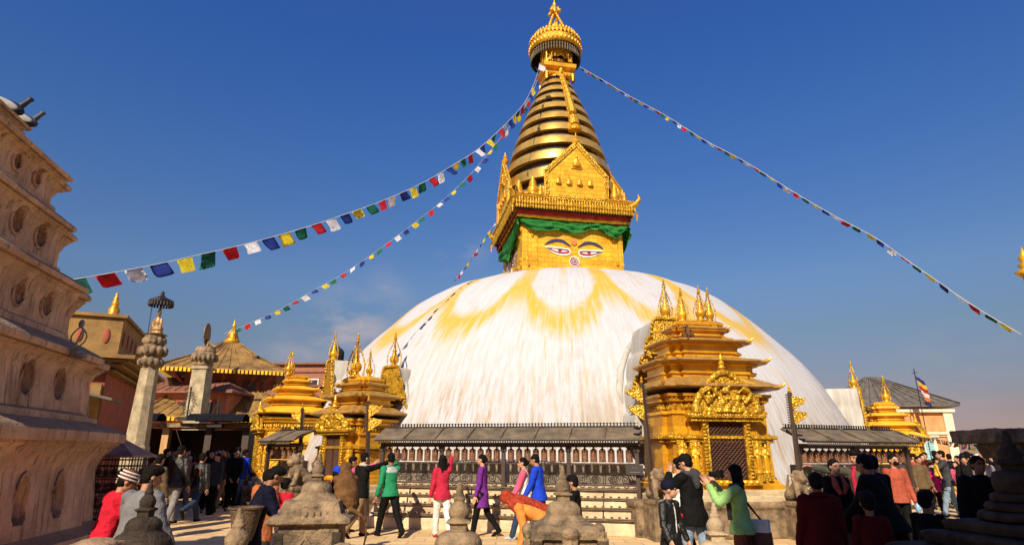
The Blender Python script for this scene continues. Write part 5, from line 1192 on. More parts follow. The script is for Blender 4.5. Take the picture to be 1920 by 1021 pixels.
# ================================================================ PRAYER FLAGS
fcol = [('blue', (.02, .05, .33)), ('white', (.80, .78, .80)), ('red', (.62, .015, .03)), ('green', (.01, .17, .10)), ('yellow', (.80, .66, .03))]
fm = [mat('flag_'+n_, c_, .8, var=.25, scale=9) for n_, c_ in fcol]
def flagstring(label, A, B, pix, sz, gap, seed=1, edge=0, start=0, endk=None):
    A, B = Vector(A), Vector(B); rnd = random.Random(seed)
    P = []
    for (px, py) in pix:      # where the cord's vertical plane meets the sight line
        d = ray(px, py); dx, dy = B.x-A.x, B.y-A.y; s_ = (A.x*d[1]-A.y*d[0])/(d[0]*dy - d[1]*dx); x, y = A.x+dx*s_, A.y+dy*s_; P.append(Vector((x, y, CAMZ + d[2]*y/d[1])))
    t_ = thing('prayer_flag_string', label, 'prayer flags', P[0]); o_ = P[0].copy(); P = [p_-o_ for p_ in P]
    Q = []
    for i in range(len(P)-1):
        p0, p1, p2, p3 = P[max(i-1, 0)], P[i], P[i+1], P[min(i+2, len(P)-1)]
        for j in range(6):
            t = j/6; Q.append(.5*((2*p1)+(-p0+p2)*t+(2*p0-5*p1+4*p2-p3)*t*t+(-p0+3*p1-3*p2+p3)*t**3))
    Q.append(P[-1]); bm = BM(); tube(bm, Q, .008, 4); obj('cord', bm, mat('pale_cord', (.5, .48, .45), .8), t_)
    cum = [0]
    for a, b_ in zip(Q, Q[1:]): cum.append(cum[-1]+(b_-a).length)
    def pos(s_):
        for i in range(len(Q)-1):
            if cum[i+1] >= s_: return Q[i].lerp(Q[i+1], (s_-cum[i])/max(1e-6, cum[i+1]-cum[i]))
        return Q[-1].copy()
    s_ = gap*.5; k = start; n_ = 0
    if endk is not None: k = (endk - int((cum[-1]-gap*.5-sz)/(sz+gap))) % 5
    while s_+sz < cum[-1] and n_ < 98:
        a, b_ = pos(s_), pos(s_+sz*(1-.1*rnd.random())); u_ = (b_-a); wv = rnd.uniform(-.5, .5); side = Vector((-u_.y, u_.x, 0)).normalized()
        dn = (Vector((0, 0, -1)) + side*(wv+edge*rnd.uniform(.4, 1.1)) + u_.normalized()*rnd.uniform(-1.0, -.2)).normalized()*sz*rnd.uniform(.72, .95)*(1-.45*edge)
        bm = BM(); g = []
        f1, f2 = rnd.uniform(0, 6), rnd.uniform(2.5, 6)
        for i in range(6):
            row = []
            for j in range(5):
                q = j/4; row.append(bm.verts.new(a + u_*(i/5) + dn*q*(1-.12*rnd.random()*(i in (0, 5)))+ side*(.12*sz*math.sin(f1+f2*i/5+q*2.5)*q) + u_*(.10*q*math.sin(f1+q*2))))
            g.append(row)
        for i in range(5):
            for j in range(4): bm.faces.new((g[i][j], g[i+1][j], g[i+1][j+1], g[i][j+1]))
        bmesh.ops.solidify(bm, geom=bm.faces[:], thickness=.003)
        obj('flag', bm, fm[k % 5], t_, shade=True); k += 1; n_ += 1; s_ += sz+gap*rnd.uniform(.7, 1.3)
TP = (2.0, 25.2)
e1 = at(105, 530, 10.5)
flagstring('upper left string of large prayer flags from the umbrella down to the ochre building', TP, (e1.x, e1.y), [(1012, 118), (1004, 150), (985, 190), (962, 218), (930, 250), (893, 282), (855, 306), (790, 344), (715, 377), (640, 404), (560, 430), (470, 455), (375, 477), (290, 496), (200, 513), (112, 528)], .37, .15, 1, endk=3)
e2 = at(415, 630, 26.5)
flagstring('lower left string of small prayer flags ending on the pagoda pinnacle', TP, (e2.x, e2.y), [(1008, 150), (985, 200), (955, 238), (925, 275), (890, 318), (850, 358), (805, 396), (745, 442), (690, 482), (640, 515), (590, 543), (530, 577), (470, 605), (420, 625)], .27, .20, 2)
e3 = at(1925, 628, 12.5)
flagstring('long right hand string of prayer flags seen edge on against the sky', (2.6, 25.2), (e3.x, e3.y), [(1088, 126), (1130, 150), (1180, 180), (1245, 215), (1320, 262), (1395, 302), (1480, 355), (1560, 402), (1640, 445), (1700, 487), (1755, 525), (1825, 573), (1915, 627)], .27, .10, 3, edge=.9)
flagstring('short faint string of prayer flags dropping behind the dome left of the tower', (.2, 27.5), (-2.4, 30.5), [(936, 408), (915, 437), (893, 470), (872, 500), (850, 528)], .22, .10, 4)
flagstring('low drooping string of faded prayer flags in front of the orange building at the right', (at(1695, 812, 24).x, 24), (at(1845, 830, 15).x, 15), [(1695, 810), (1730, 818), (1765, 824), (1805, 831), (1848, 832)], .19, .03, 5)
# ================================================================ BIRDS
def bird(label, c, rz, s_=1.0, m=None):
    t_ = thing('pigeon', label, 'bird', c, rz); bm = BM()
    ell(bm, (0, 0, .08*s_), (.055*s_, .12*s_, .06*s_), Matrix.Rotation(R(-18), 3, 'X')); cap(bm, (0, .08*s_, .12*s_), (0, .12*s_, .18*s_), .03*s_, .022*s_, 8); ell(bm, (0, .125*s_, .195*s_), (.024*s_, .03*s_, .024*s_))
    cap(bm, (0, .15*s_, .19*s_), (0, .172*s_, .185*s_), .008*s_, .003*s_, 6); cap(bm, (0, -.10*s_, .06*s_), (0, -.22*s_, .03*s_), .035*s_, .02*s_, 8)
    for q in (-1, 1): cap(bm, (q*.02*s_, 0, .04*s_), (q*.02*s_, .0, -.01), .007*s_, .006*s_, 5)
    obj('body', bm, m or mat('slate_feathers', (.05, .055, .06), .6, 0, .4, 20), t_, voxel=.008*s_, smooth=1)
    bm = BM()
    for q in (-1, 1): ell(bm, (q*.05*s_, -.03*s_, .085*s_), (.012*s_, .11*s_, .04*s_), Matrix.Rotation(R(-18), 3, 'X'))
    obj('wing', bm, mat('pale_feathers', (.35, .34, .33), .7, 0, .3, 20), t_, shade=True)
pb_ = at(40, 256, 6.62); bird('grey pigeon perched on the top ledge of the monument', (pb_.x, 6.62, 5.385), R(-65), 1.15)
pb_ = at(8, 240, 6.35); bird('dark pigeon with folded wing at the extreme upper left edge', (pb_.x, 6.35, 5.39), R(-60), 1.3, mat('black_feathers', (.015, .014, .014), .6))
pb_ = at(262, 660, 13.2); bird('small dark bird perched on the left pillar ledge', (pb_.x, 13.2, pb_.z), R(60), .8, MATS['black_feathers'])
# ================================================================ PEOPLE
def cloth(name, col, rough=.8, var=.25, metal=0, col2=None, scale=7): return mat('cloth_'+name, col, rough, metal, var, scale, .5, 60, col2=col2, spec=.12 if rough > .6 else .4)
K = dict(
 black=cloth('black', (.006, .0055, .005)), leather=cloth('leather', (.012, .010, .008), .38), red=cloth('bright_red', (.50, .012, .03)), crimson=cloth('crimson', (.42, .02, .045)),  # black lowered further in colour to deepen the foreground shade
 shade_red=cloth('shade_darkened_red', (.085, .004, .004)), magenta=cloth('magenta', (.50, .015, .12)), pink=cloth('pink', (.62, .10, .18)), blue=cloth('cobalt', (.012, .05, .50)), navy=cloth('navy', (.006, .006, .018)),  # dark red lowered in colour to stand in for deep shade
 jeans=cloth('pale_jeans', (.22, .30, .38), var=.35), djeans=cloth('dark_jeans', (.03, .045, .09)), green=cloth('green', (.02, .22, .09)), lime=cloth('light_green', (.30, .52, .17)), grey=cloth('grey', (.22, .20, .19)),
 lgrey=cloth('pale_grey', (.42, .42, .44)), wool=cloth('grey_wool', (.17, .165, .165)), knit=cloth('cream_knit', (.50, .44, .36)), olive=cloth('olive_brown', (.13, .085, .04)), brown=cloth('brown', (.09, .05, .03)), khaki=cloth('khaki', (.26, .16, .08)),
 purple=cloth('purple', (.15, .025, .22)), white=cloth('white', (.72, .68, .62)), orange=cloth('orange', (.70, .25, .05)), rust=cloth('rust', (.40, .085, .045)), shawl=cloth('terracotta', (.40, .12, .04)),
 scarf=cloth('red_pattern', (.40, .05, .02), col2=(.12, .015, .01), scale=30), floral=cloth('dark_floral', (.035, .025, .03), col2=(.16, .06, .06), scale=22), yellow=cloth('yellow', (.75, .42, .05)), greygreen=cloth('grey_green', (.075, .07, .05)), rbrown=cloth('red_brown', (.17, .05, .03), col2=(.10, .04, .02), scale=25), dgrey=cloth('charcoal', (.05, .048, .05)), umber=cloth('umber_leather', (.10, .03, .015), .5))
SK = dict(a=mat('skin_brown', (.40, .185, .095), .55, 0, .15, 5), b=mat('skin_tan', (.50, .26, .15), .55, 0, .15, 5), c=mat('skin_dark', (.26, .11, .055), .55, 0, .15, 5))
HR = mat('black_hair', (.007, .005, .004), .75, 0, .4, 30, .6, 80, spec=.12); EYEM = mat('eye_dark', (.015, .01, .008), .3); LIP = mat('lips', (.34, .10, .075), .5); SHOE = K['black']
def rotm(yaw, pitch): return Matrix.Rotation(-yaw, 3, 'Z') @ Matrix.Rotation(-pitch, 3, 'X')
def loftsp(bm, secs, seg=18):
    """secs: (centre, rx, ry, forward lean) stacked ellipses"""
    rs = []
    for c, rx, ry, ln in secs:
        M = Matrix.Rotation(-ln, 3, 'X'); rs.append([bm.verts.new(Vector(c) + M @ Vector((rx*math.cos(6.28318*k/seg), ry*math.sin(6.28318*k/seg), 0))) for k in range(seg)])
    rings(bm, rs)
def hand(bm, w_, d, palm_n, s, H, curl=.35):
    d = Vector(d).normalized(); n_ = Vector(palm_n); n_ = (n_-d*n_.dot(d)).normalized(); side = d.cross(n_)*s; L_ = .055*H
    M = Matrix((side, d, n_)).transposed(); c = Vector(w_)+d*L_*.5
    ell(bm, c, (.024*H, .034*H, .010*H), M, 10, 7)
    for i in range(4):
        k = (i-1.5); ln = (.040, .046, .044, .034)[i]*H; b0 = Vector(w_)+d*L_*.92+side*k*.0115*H; p = b0; dd = d.copy(); r = .0058*H
        for j, f in enumerate((.42, .33, .25)):
            dd = (Matrix.Rotation(curl*(.5+.4*j), 3, side) @ dd).normalized(); q = p+dd*ln*f; cap(bm, p, q, r, r*.9, 6); p = q; r *= .92
    b0 = Vector(w_)+d*L_*.35-side*.018*H; q = b0+(d*.7-side*.7+n_*.3).normalized()*.026*H; cap(bm, b0, q, .0075*H, .0065*H, 6); cap(bm, q, q+(d-side*.15+n_*.3).normalized()*.022*H, .0065*H, .005*H, 6)
def person(label, px, Y, H, f, top='black', bottom='djeans', kind='jacket', hair='short', skin='a', lean=0, legs=(8, 4, -8, 12), arms=((5, 8, 12, 0), (5, 8, 12, 0)), head=(0, 0), hs=1.0, det=1, hat=None, shoes=None, bulk=1.0, coat=None, skirt=None, group='visitors walking round the stupa', extra=None, z0=0, x=None, sleeve=None, female=False):
    """f: heading in degrees, 0 away from the viewer, 90 to the right. arms/legs: (left, right) angles"""
    x = gx(px, Y) if x is None else x
    t_ = thing('person', label, 'person', (x, Y, z0), -R(f), group)
    u = H; ln = R(lean); vox = .016 if det < 2 else .011; skinm = SK[skin]
    # --- skeleton
    hip = Vector((0, 0, .52*u)); J = {}
    lg = [(R(legs[0]), R(legs[1])), (R(legs[2]), R(legs[3]))]
    for i, s in enumerate((-1, 1)):
        a, k = lg[i]; h = hip+Vector((s*.052*u, 0, -.01*u)); kn = h+Vector((s*.004*u, math.sin(a), -math.cos(a)))*.24*u if False else h+Vector((0, math.sin(a)*.24*u, -math.cos(a)*.24*u)); an = kn+Vector((0, math.sin(a-k)*.235*u, -math.cos(a-k)*.235*u)); J[s] = [h, kn, an, a-k]
    drop = min(J[-1][2].z, J[1][2].z)-.04*u; dv = Vector((0, 0, -drop)); hip = hip+dv
    for s in (-1, 1): J[s][:3] = [p+dv for p in J[s][:3]]
    up = Vector((0, math.sin(ln), math.cos(ln))); fw = Vector((0, math.cos(ln), -math.sin(ln))); S = lambda t, y=0: hip+up*(t*u)+fw*(y*u)
    A = {}
    for i, s in enumerate((-1, 1)):
        a, b_, e, c = [R(q) for q in arms[i]]; sh = S(.285)+Vector((s*.100*u*bulk**.5*(.92 if female else 1), 0, 0))
        d1 = Vector((s*math.sin(b_), math.sin(a)*math.cos(b_), -math.cos(a)*math.cos(b_))); d2 = Vector((s*math.sin(b_-c), math.sin(a+e)*math.cos(b_-c), -math.cos(a+e)*math.cos(b_-c)))
        el = sh+d1*.168*u; wr = el+d2*.145*u; A[s] = (sh, el, wr, d2)
    hsz = hs*u; hy, hp = R(head[0]), R(head[1])+ln*.55; HM = rotm(hy, hp); nb = S(.315); hc = nb+up*.035*u+HM @ Vector((0, .012*hsz, .060*hsz))
    Hh = lambda x_, y_, z_: hc+HM @ (Vector((x_, y_, z_))*hsz)
    # --- body: one fused skin
    bm = BM()
    loftsp(bm, [(S(-.05), .070*u, .046*u, ln), (S(0), .075*u, .050*u, ln), (S(.09), .064*u, .044*u, ln), (S(.18), .074*u, .048*u, ln), (S(.26), .078*u, .045*u, ln), (S(.30), .050*u, .036*u, ln)], 14)
    for s in (-1, 1):
        h, kn, an, sa = J[s]; cap(bm, h, kn, .048*u, .032*u); cap(bm, kn, an, .032*u, .019*u); cap(bm, an, an+Vector((0, .07*u, -.028*u)), .018*u, .014*u, 8)
        sh, el, wr, d2 = A[s]; cap(bm, sh, el, .028*u, .023*u); cap(bm, el, wr, .023*u, .0155*u)
    cap(bm, nb-up*.03*u, hc-HM @ Vector((0, .012*hsz, .03*hsz)), .031*u, .030*u)
    ell(bm, Hh(0, -.006, .012), tuple(q*hsz for q in (.044, .054, .052)), HM, 18, 12); ell(bm, Hh(0, .012, -.020), tuple(q*hsz for q in (.036, .040, .042)), HM, 16, 10); ell(bm, Hh(0, .030, -.046), tuple(q*hsz for q in (.018, .018, .016)), HM)
    cap(bm, Hh(0, .048, .006), Hh(0, .062, -.014), .006*hsz, .0095*hsz, 8); ell(bm, Hh(0, .046, -.032), tuple(q*hsz for q in (.015, .010, .008)), HM)
    for s in (-1, 1): ell(bm, Hh(s*.045, -.004, -.006), tuple(q*hsz for q in (.006, .012, .018)), HM, 8, 6); ell(bm, Hh(s*.018, .040, .012), tuple(q*hsz for q in (.016, .012, .006)), HM, 8, 6)
    body = obj('body', bm, skinm, t_, voxel=vox*.75 if det > 1 else vox*.9, smooth=1)
    # hands joined to the same skin
    hb = BM(); hb.from_mesh(body.data)
    for i, s in enumerate((-1, 1)):
        sh, el, wr, d2 = A[s]; hand(hb, wr+d2*.008*u, d2, Vector((-s, .0, .0)) if abs(d2.x) < .8 else Vector((0, 0, -1)), s, u*1.02, .35)
    hb.to_mesh(body.data); hb.free(); body.data.polygons.foreach_set('use_smooth', [True]*len(body.data.polygons))
    if det > 1:
        for s in (-1, 1):
            e = BM(); ell(e, Hh(s*.0175, .0475, .004), tuple(q*hsz for q in (.0075, .004, .0038)), HM, 8, 6); obj('eye', e, EYEM, t_, shade=True)
            e = BM(); cap(e, Hh(s*.008, .050, .015), Hh(s*.028, .045, .016), .0028*hsz, .002*hsz, 6); obj('eyebrow', e, HR, t_)
        e = BM(); ell(e, Hh(0, .0545, -.031), tuple(q*hsz for q in (.012, .004, .0042)), HM, 10, 6); obj('mouth', e, LIP, t_, shade=True)
    # --- trousers or skirt
    g = .010*u*bulk
    if skirt is None or skirt[1] > .12:
        bm = BM(); loftsp(bm, [(S(.04), .070*u*bulk, .050*u*bulk, ln), (S(0), .080*u*bulk, .056*u*bulk, ln*.6), (S(-.05), .086*u*bulk, .062*u*bulk, 0)], 16)
        for s in (-1, 1):
            h, kn, an, sa = J[s]; cap(bm, h, kn, .052*u+g*.6, .038*u+g*.5); cap(bm, kn, an+Vector((0, 0, .008*u)), .038*u+g*.5, .030*u+g*.6)
        obj('trousers', bm, K[bottom], t_, voxel=vox, smooth=1, amp=.009, nscale=13)
    if skirt:
        sm, hem = skirt; bm = BM(); hz = hem*u; wv = (abs(J[1][2].y-J[-1][2].y)/2+.05*u) ; cy_ = (J[1][2].y+J[-1][2].y)/2
        n_ = 7; secs = []
        for j in range(n_+1):
            q = j/n_; p = S(.08).lerp(Vector((0, cy_, hz)), q); secs.append((p, (.078+.048*q)*u*bulk, (.055*u+(wv-.055*u)*q*.9)+.02*u*q, ln*(1-q)))
        loftsp(bm, secs, 22); obj('skirt', bm, K[sm], t_, voxel=vox, smooth=1, amp=.010, nscale=9)
    for s in (-1, 1):
        h, kn, an, sa = J[s]; bm = BM(); fl = max(-.9, min(.35, -sa if sa < 0 else -sa*.4)); dfoot = Vector((0, math.cos(R(0)+min(0, sa)*.9), math.sin(min(0, sa)*.9))); 
        base = an+Vector((0, -.010*u, -.020*u)); cap(bm, base-dfoot*.018*u, base+dfoot*.05*u, .025*u, .023*u, 10); cap(bm, base+dfoot*.05*u, base+dfoot*.095*u+Vector((0, 0, -.005*u)), .023*u, .017*u, 10)
        for v in bm.verts:
            pass
        obj('shoe', bm, K[shoes] if shoes else SHOE, t_, voxel=.010, smooth=1)
    # --- top
    lo = coat if coat is not None else (-.06 if kind != 'sweater' else -.04); bm = BM(); B = bulk; W_ = .97 if female else 1.0
    secs = [(S(lo if lo > -.1 else 0), .114*u*B, .092*u*B, ln), (S(0), .110*u*B, .088*u*B, ln), (S(.06), .094*u*B*W_, .070*u*B, ln), (S(.14), .086*u*B*W_, .064*u*B, ln), (S(.22), .098*u*B*W_, .064*u*B, ln), (S(.27), .096*u*B*W_, .056*u*B, ln), (S(.305), .058*u*B, .046*u*B, ln), (S(.325), .040*u, .038*u, ln)]
    if lo <= -.1:
        p = hip+Vector((0, 0, lo*u)); secs = [(p, .116*u*B, .098*u*B, 0), (hip+Vector((0, 0, lo*.5*u)), .110*u*B, .090*u*B, 0)]+secs[1:]
    loftsp(bm, secs, 18)
    for s in (-1, 1):
        sh, el, wr, d2 = A[s]; k_ = 1.25 if kind == 'puffer' else 1.0
        ell(bm, sh-Vector((s*.006*u, 0, 0))+up*.002*u, (.046*u*B*k_, .043*u*B*k_, .043*u*k_)); cap(bm, sh-Vector((s*.004*u, 0, 0)), el, .041*u*B*k_, .034*u*B*k_); cap(bm, el, wr-d2*.006*u, .034*u*B*k_, .027*u*B*k_)
    if kind in ('jacket', 'puffer'):
        a8 = [nb+up*.012*u+Vector((.042*u*math.cos(i*.5236), .040*u*math.sin(i*.5236), 0)) for i in range(13)]; tube(bm, a8, .013*u, 7)
    tp = obj('jacket' if kind in ('jacket', 'puffer') else ('coat' if kind == 'coat' else 'top'), bm, K[top], t_, voxel=vox, smooth=1, amp=.013 if kind == 'puffer' else .010, nscale=13 if kind == 'puffer' else 12)
    # --- hair
    if hair:
        bm = BM(); ell(bm, Hh(0, -.013, .024), tuple(q*hsz for q in (.050, .056, .050)), HM, 18, 12); ell(bm, Hh(0, -.028, -.008), tuple(q*hsz for q in (.046, .036, .042)), HM)
        if hair == 'full': ell(bm, Hh(0, .006, .046), tuple(q*hsz for q in (.052, .056, .034)), HM); 
        if hair in ('long', 'veil'):
            for s in (-1, 0, 1): cap(bm, Hh(s*.026, -.030, .0), Hh(s*.024, -.045, -.13)+Vector((0, 0, -.02*u)), .032*hsz, .022*hsz)
            for s in (-1, 1): cap(bm, Hh(s*.042, -.004, .01), Hh(s*.044, -.006, -.075), .017*hsz, .014*hsz)
        if hair == 'bun': ell(bm, Hh(0, -.066, .0), tuple(q*hsz for q in (.026, .024, .026)), HM)
        if hair == 'tail': cap(bm, Hh(0, -.06, .01), Hh(0, -.075, -.09), .02*hsz, .012*hsz)
        obj('hair', bm, HR, t_, voxel=.010, smooth=1, amp=.004, nscale=22)
    if hat:
        hk, hc1, hc2 = hat; bm = BM()
        if hk == 'beanie':
            ell(bm, Hh(0, -.008, .030), tuple(q*hsz for q in (.055, .062, .054)), HM, 18, 12); hb_ = obj('beanie', bm, K[hc1], t_, voxel=.009, smooth=1, amp=.002, nscale=30)
            if hc2:
                for zz in (.018, .040, .060):
                    r_ = math.sqrt(max(.02, 1-((zz-.03)/.054)**2)); e = BM(); tube(e, [Hh(.056*r_*math.cos(i*.3307), -.008+.063*r_*math.sin(i*.3307), zz) for i in range(20)], .0055*hsz, 6); obj('stripe', e, K[hc2], hb_)
                e = BM(); ell(e, Hh(0, .070, .010), tuple(q*hsz for q in (.042, .036, .006)), HM); obj('peak', e, K[hc1], hb_, shade=True)
        if hk == 'cap':
            ell(bm, Hh(0, -.006, .036), tuple(q*hsz for q in (.053, .062, .046)), HM, 18, 12); ell(bm, Hh(0, .068, .024), tuple(q*hsz for q in (.040, .040, .007)), HM @ Matrix.Rotation(R(-12), 3, 'X')); obj('cap', bm, K[hc1], t_, voxel=.008, smooth=1)
        if hk == 'scarf':      # cloth over the head and shoulders
            ell(bm, Hh(0, -.014, .020), tuple(q*hsz for q in (.058, .064, .060)), HM, 18, 12); cap(bm, Hh(0, -.03, -.02), S(.29, -.03), .055*hsz, .075*u)
            for s in (-1, 1): cap(bm, Hh(s*.035, .0, -.05), S(.24, .05)+Vector((s*.05*u, 0, 0)), .030*hsz, .034*u)
            obj('headscarf', bm, K[hc1], t_, voxel=.012, smooth=2, amp=.006, nscale=14)
    if extra: extra(dict(t=t_, S=S, A=A, J=J, u=u, Hh=Hh, HM=HM, hsz=hsz, hip=hip, up=up, fw=fw, nb=nb))
    return t_
NT = ((5, 8, 12, 0), (5, 8, 12, 0))
# ---- extras
def ex_bag(m='white', m2='umber', side=1, drop=.02):
    def f(e):
        c = e['S'](-drop-.02, 0)+Vector((side*.15*e['u'], -.10, 0)); bm = BM(); box(bm, c+Vector((0, 0, .07)), (.12, .36, .15)); b_ = obj('shoulder_bag', bm, K[m], e['t'], voxel=.012, smooth=2)
        bm = BM(); box(bm, c+Vector((0, -.01, -.08)), (.14, .38, .18), taper=.95); obj('bag_base', bm, K[m2], b_, voxel=.012, smooth=2)
        for q in (-.09, .09): 
            bm = BM(); tube(bm, [c+Vector((0, q, .14)), e['S'](.2)+Vector((side*.11*e['u'], q*.4, 0)), e['S'](.31)+Vector((side*.07*e['u'], 0, .0)), e['S'](.2)+Vector((side*.13*e['u'], -.05, 0)), c+Vector((.02, q*.9, .14))], .010, 6); obj('strap', bm, K['black'], b_)
    return f
def ex_scarf(m, long_=True):
    def f(e):
        u = e['u']; bm = BM(); a8 = [e['nb']+e['up']*.008*u+Vector((.046*u*math.cos(i*.5236), .046*u*math.sin(i*.5236), -.01*u*math.sin(i*.5236))) for i in range(13)]; tube(bm, a8, .020*u, 8)
        if long_:
            for s in (-1, 1): tube(bm, [e['S'](.31, .045)+Vector((s*.03*u, 0, 0)), e['S'](.24, .068)+Vector((s*.045*u, 0, 0)), e['S'](.12, .07)+Vector((s*.04*u, 0, 0)), e['S'](.06, .072)+Vector((s*.04*u, 0, 0))], .02, 8, [.02*u, .024*u, .022*u, .02*u])
        obj('scarf', bm, K[m], e['t'], voxel=.01, smooth=1, amp=.004, nscale=18)
    return f
# ================ left side, near
def ex_blue(e): bm = BM(); ell(bm, e['S'](.12, .13)+Vector((.08, 0, 0)), (.07, .06, .09)); obj('blue_bag', bm, K['blue'], e['t'], voxel=.012, smooth=2, amp=.008, nscale=14)
person('person in red padded jacket and striped knitted cap leaning on the stone post', 216, 6.2, 1.44, 40, 'red', 'black', 'puffer', 'short', 'a', 12, (8, 6, -6, 8), ((22, 14, 8, 0), (25, 8, 10, 0)), (20, 14), hat=('beanie', 'rbrown', 'white'), det=2, extra=ex_blue)
person('person with dark hair in a pale grey woollen jumper seen from behind', 272, 6.0, 1.48, 20, 'wool', 'dgrey', 'sweater', 'full', 'a', 8, (4, 2, -4, 4), ((14, 14, 20, 0), (12, 12, 18, 0)), (25, 8), bulk=1.22, det=2)
person('person in a magenta top stooping near the butter lamp house', 270, 15.0, 1.55, 60, 'magenta', 'black', 'sweater', 'bun', 'a', 22, arms=((30, 10, 30, 0),)*2)
person('person in an olive brown jacket between the magenta top and the leather jackets', 298, 12.5, 1.56, 15, 'olive', 'brown', 'jacket', 'full', 'a', 4, bulk=1.1)
person('broad man in a shiny black leather jacket and grey jeans seen from behind', 338, 15.2, 1.76, 12, 'leather', 'grey', 'jacket', 'short', 'a', 2, (14, 6, -12, 10), ((8, 14, 18, 0), (-6, 14, 14, 0)), bulk=1.18)
person('man in black leather jacket with printed back striding away in dark jeans', 379, 15.6, 1.62, 10, 'leather', 'djeans', 'jacket', 'short', 'a', 4, (20, 4, -26, 42), ((10, 12, 14, 0), (-10, 12, 12, 0)), bulk=1.08, extra=lambda e: (lambda bm: (box(bm, e['S'](.19, -.066), (.20, .012, .16), Matrix.Rotation(0, 3, 'X')), obj('back_print', bm, K['umber'], e['t'])))(BM()))
person('person in a pale pink top between the two leather jackets', 361, 18.5, 1.56, 200, 'pink', 'grey', 'sweater', 'long', 'b', female=True)
person('man in a dark brown jacket and tan trousers walking left', 423, 19.5, 1.76, 200, 'brown', 'khaki', 'jacket', 'short', 'a', 3, (20, 8, -18, 18))
person('man in a black jacket looking back towards the viewer, hands low', 443, 18.6, 1.70, 150, 'black', 'black', 'jacket', 'short', 'b', 2, head=(-20, 0), arms=((18, 4, 20, 20), (18, 4, 20, 20)))
person('man in a bright cobalt blue jacket and pale jeans', 456, 20.5, 1.70, 20, 'blue', 'jeans', 'jacket', 'full', 'a', 6, (10, 4, -10, 8), ((-4, 14, 10, 0), (10, 10, 14, 0)))
person('person in a white jacket leaning towards the short prayer wheel stand', 484, 21.5, 1.74, 70, 'white', 'grey', 'jacket', 'short', 'b', 10, arms=((60, 5, 20, 0), (50, 5, 20, 0)))
far = [(404, 19.9, 1.68, 'black', 'short', 'dark jacketed visitor in the distant crowd below the pagoda'), (414, 20.8, 1.72, 'shade_red', 'short', 'visitor in dark red in the distant crowd beside the dark jacket'), (433, 20.6, 1.66, 'pink', 'long', 'visitor in pink in the distant crowd under the pagoda eave'), (446, 21.0, 1.78, 'olive', 'short', 'visitor in olive in the distant crowd at the pale doorway'), (465, 27, 1.7, 'crimson', 'long', 'visitor in crimson in the distant crowd before the orange house'), (478, 33, 1.72, 'dgrey', 'short', 'farthest visitor in charcoal in the crowd by the orange house'), (391, 20.4, 1.66, 'purple', 'bun', 'visitor in purple at the left edge of the distant crowd'),
 (312, 19.2, 1.70, 'black', 'short', 'visitor in black before the shelter post, left of the leather jackets'), (326, 20.0, 1.72, 'navy', 'full', 'visitor in navy between the shelter posts behind the broad leather jacket'), (352, 20.6, 1.70, 'dgrey', 'short', 'visitor in charcoal deep under the black awning'),
 (398, 18.0, 1.66, 'black', 'long', 'long haired visitor in black right of the striding man'), (410, 17.6, 1.58, 'dgrey', 'bun', 'shorter visitor in charcoal with a bun beside the brown jacket'), (470, 24, 1.68, 'rust', 'short', 'visitor in rust red behind the white jacket'), (493, 23.5, 1.66, 'red', 'full', 'visitor in bright red nearest the prayer wheel stand'), (288, 17.5, 1.62, 'magenta', 'bun', 'visitor in a magenta shawl beside the tall pale pillar'), (458, 25.5, 1.72, 'brown', 'short', 'tall visitor in brown above the blue jacket'),
 (436, 23.4, 1.74, 'rust', 'short', 'visitor in rust whose head shows between the two dark jacketed men'), (472, 30, 1.70, 'white', 'full', 'small pale dressed visitor at the orange house doorway')]
for i, (px, Y, H, c, h, lb) in enumerate(far): person(lb, px, Y, H, 150+37*i, c, 'black', 'jacket', h, 'ab'[i % 2], group='distant crowd on the left')
def ex_basket(e):
    u = e['u']; bm = BM(); c = Vector((.26, -.08, .90)); rs = []
    for r_, z in ((.09, -.20), (.12, -.10), (.15, .05), (.168, .12), (.18, .125), (.18, .14), (.165, .14), (.14, .03), (.07, -.17)): rs.append((r_, z))
    lathe(bm, rs, 26, c); b_ = obj('wicker_basket', bm, mat('woven_cane', (.20, .12, .05), .8, 0, .5, 12, .9, 60, kind='tile', col2=(.08, .045, .02), p=dict(w=.05, h=.022, m=.004, mc=(.03, .015, .01))), e['t'], shade=False)
person('dark clothed woman carrying a wicker basket by a head strap, bent forward', 482, 7.3, 1.50, 60, 'navy', 'black', 'coat', 'full', 'c', 20, (14, 8, -12, 14), ((24, 8, 40, 0), (24, 8, 50, 0)), (0, 14), coat=-.14, det=2, extra=ex_basket, skirt=('navy', .14), bulk=1.15, female=True)
person('person wrapped in a terracotta orange shawl behind the basket carrier', 503, 9.3, 1.36, 20, 'shawl', 'dgrey', 'coat', 'full', 'c', 4, coat=-.22, bulk=1.25, skirt=('dgrey', .10))
person('small child in a bright red top with white shoulder stripes, seen from behind', 540, 10.4, 1.17, 15, 'red', 'white', 'sweater', 'full', 'c', 2, hs=1.2, extra=lambda e: [(lambda bm: (tube(bm, [e['A'][s][0]+Vector((0, 0, .03)), e['A'][s][1]+Vector((s*.032, 0, 0)), e['A'][s][2]+Vector((s*.02, 0, 0))], .008, 5), obj('white_stripe', bm, K['white'], e['t'])))(BM()) for s in (-1, 1)])
person('child in a dark blue cap and pink collar beside the monkey', 628, 10.6, 1.36, 30, 'navy', 'black', 'jacket', 'short', 'b', 10, hs=1.15, hat=('beanie', 'blue', None), extra=ex_scarf('pink', False))
person('person in dull pink partly hidden behind the man reaching for the wheels', 658, 13.8, 1.52, 60, 'pink', 'crimson', 'sweater', 'full', 'b', 4, arms=((80, 10, 40, 0), (90, 10, 40, 0)))
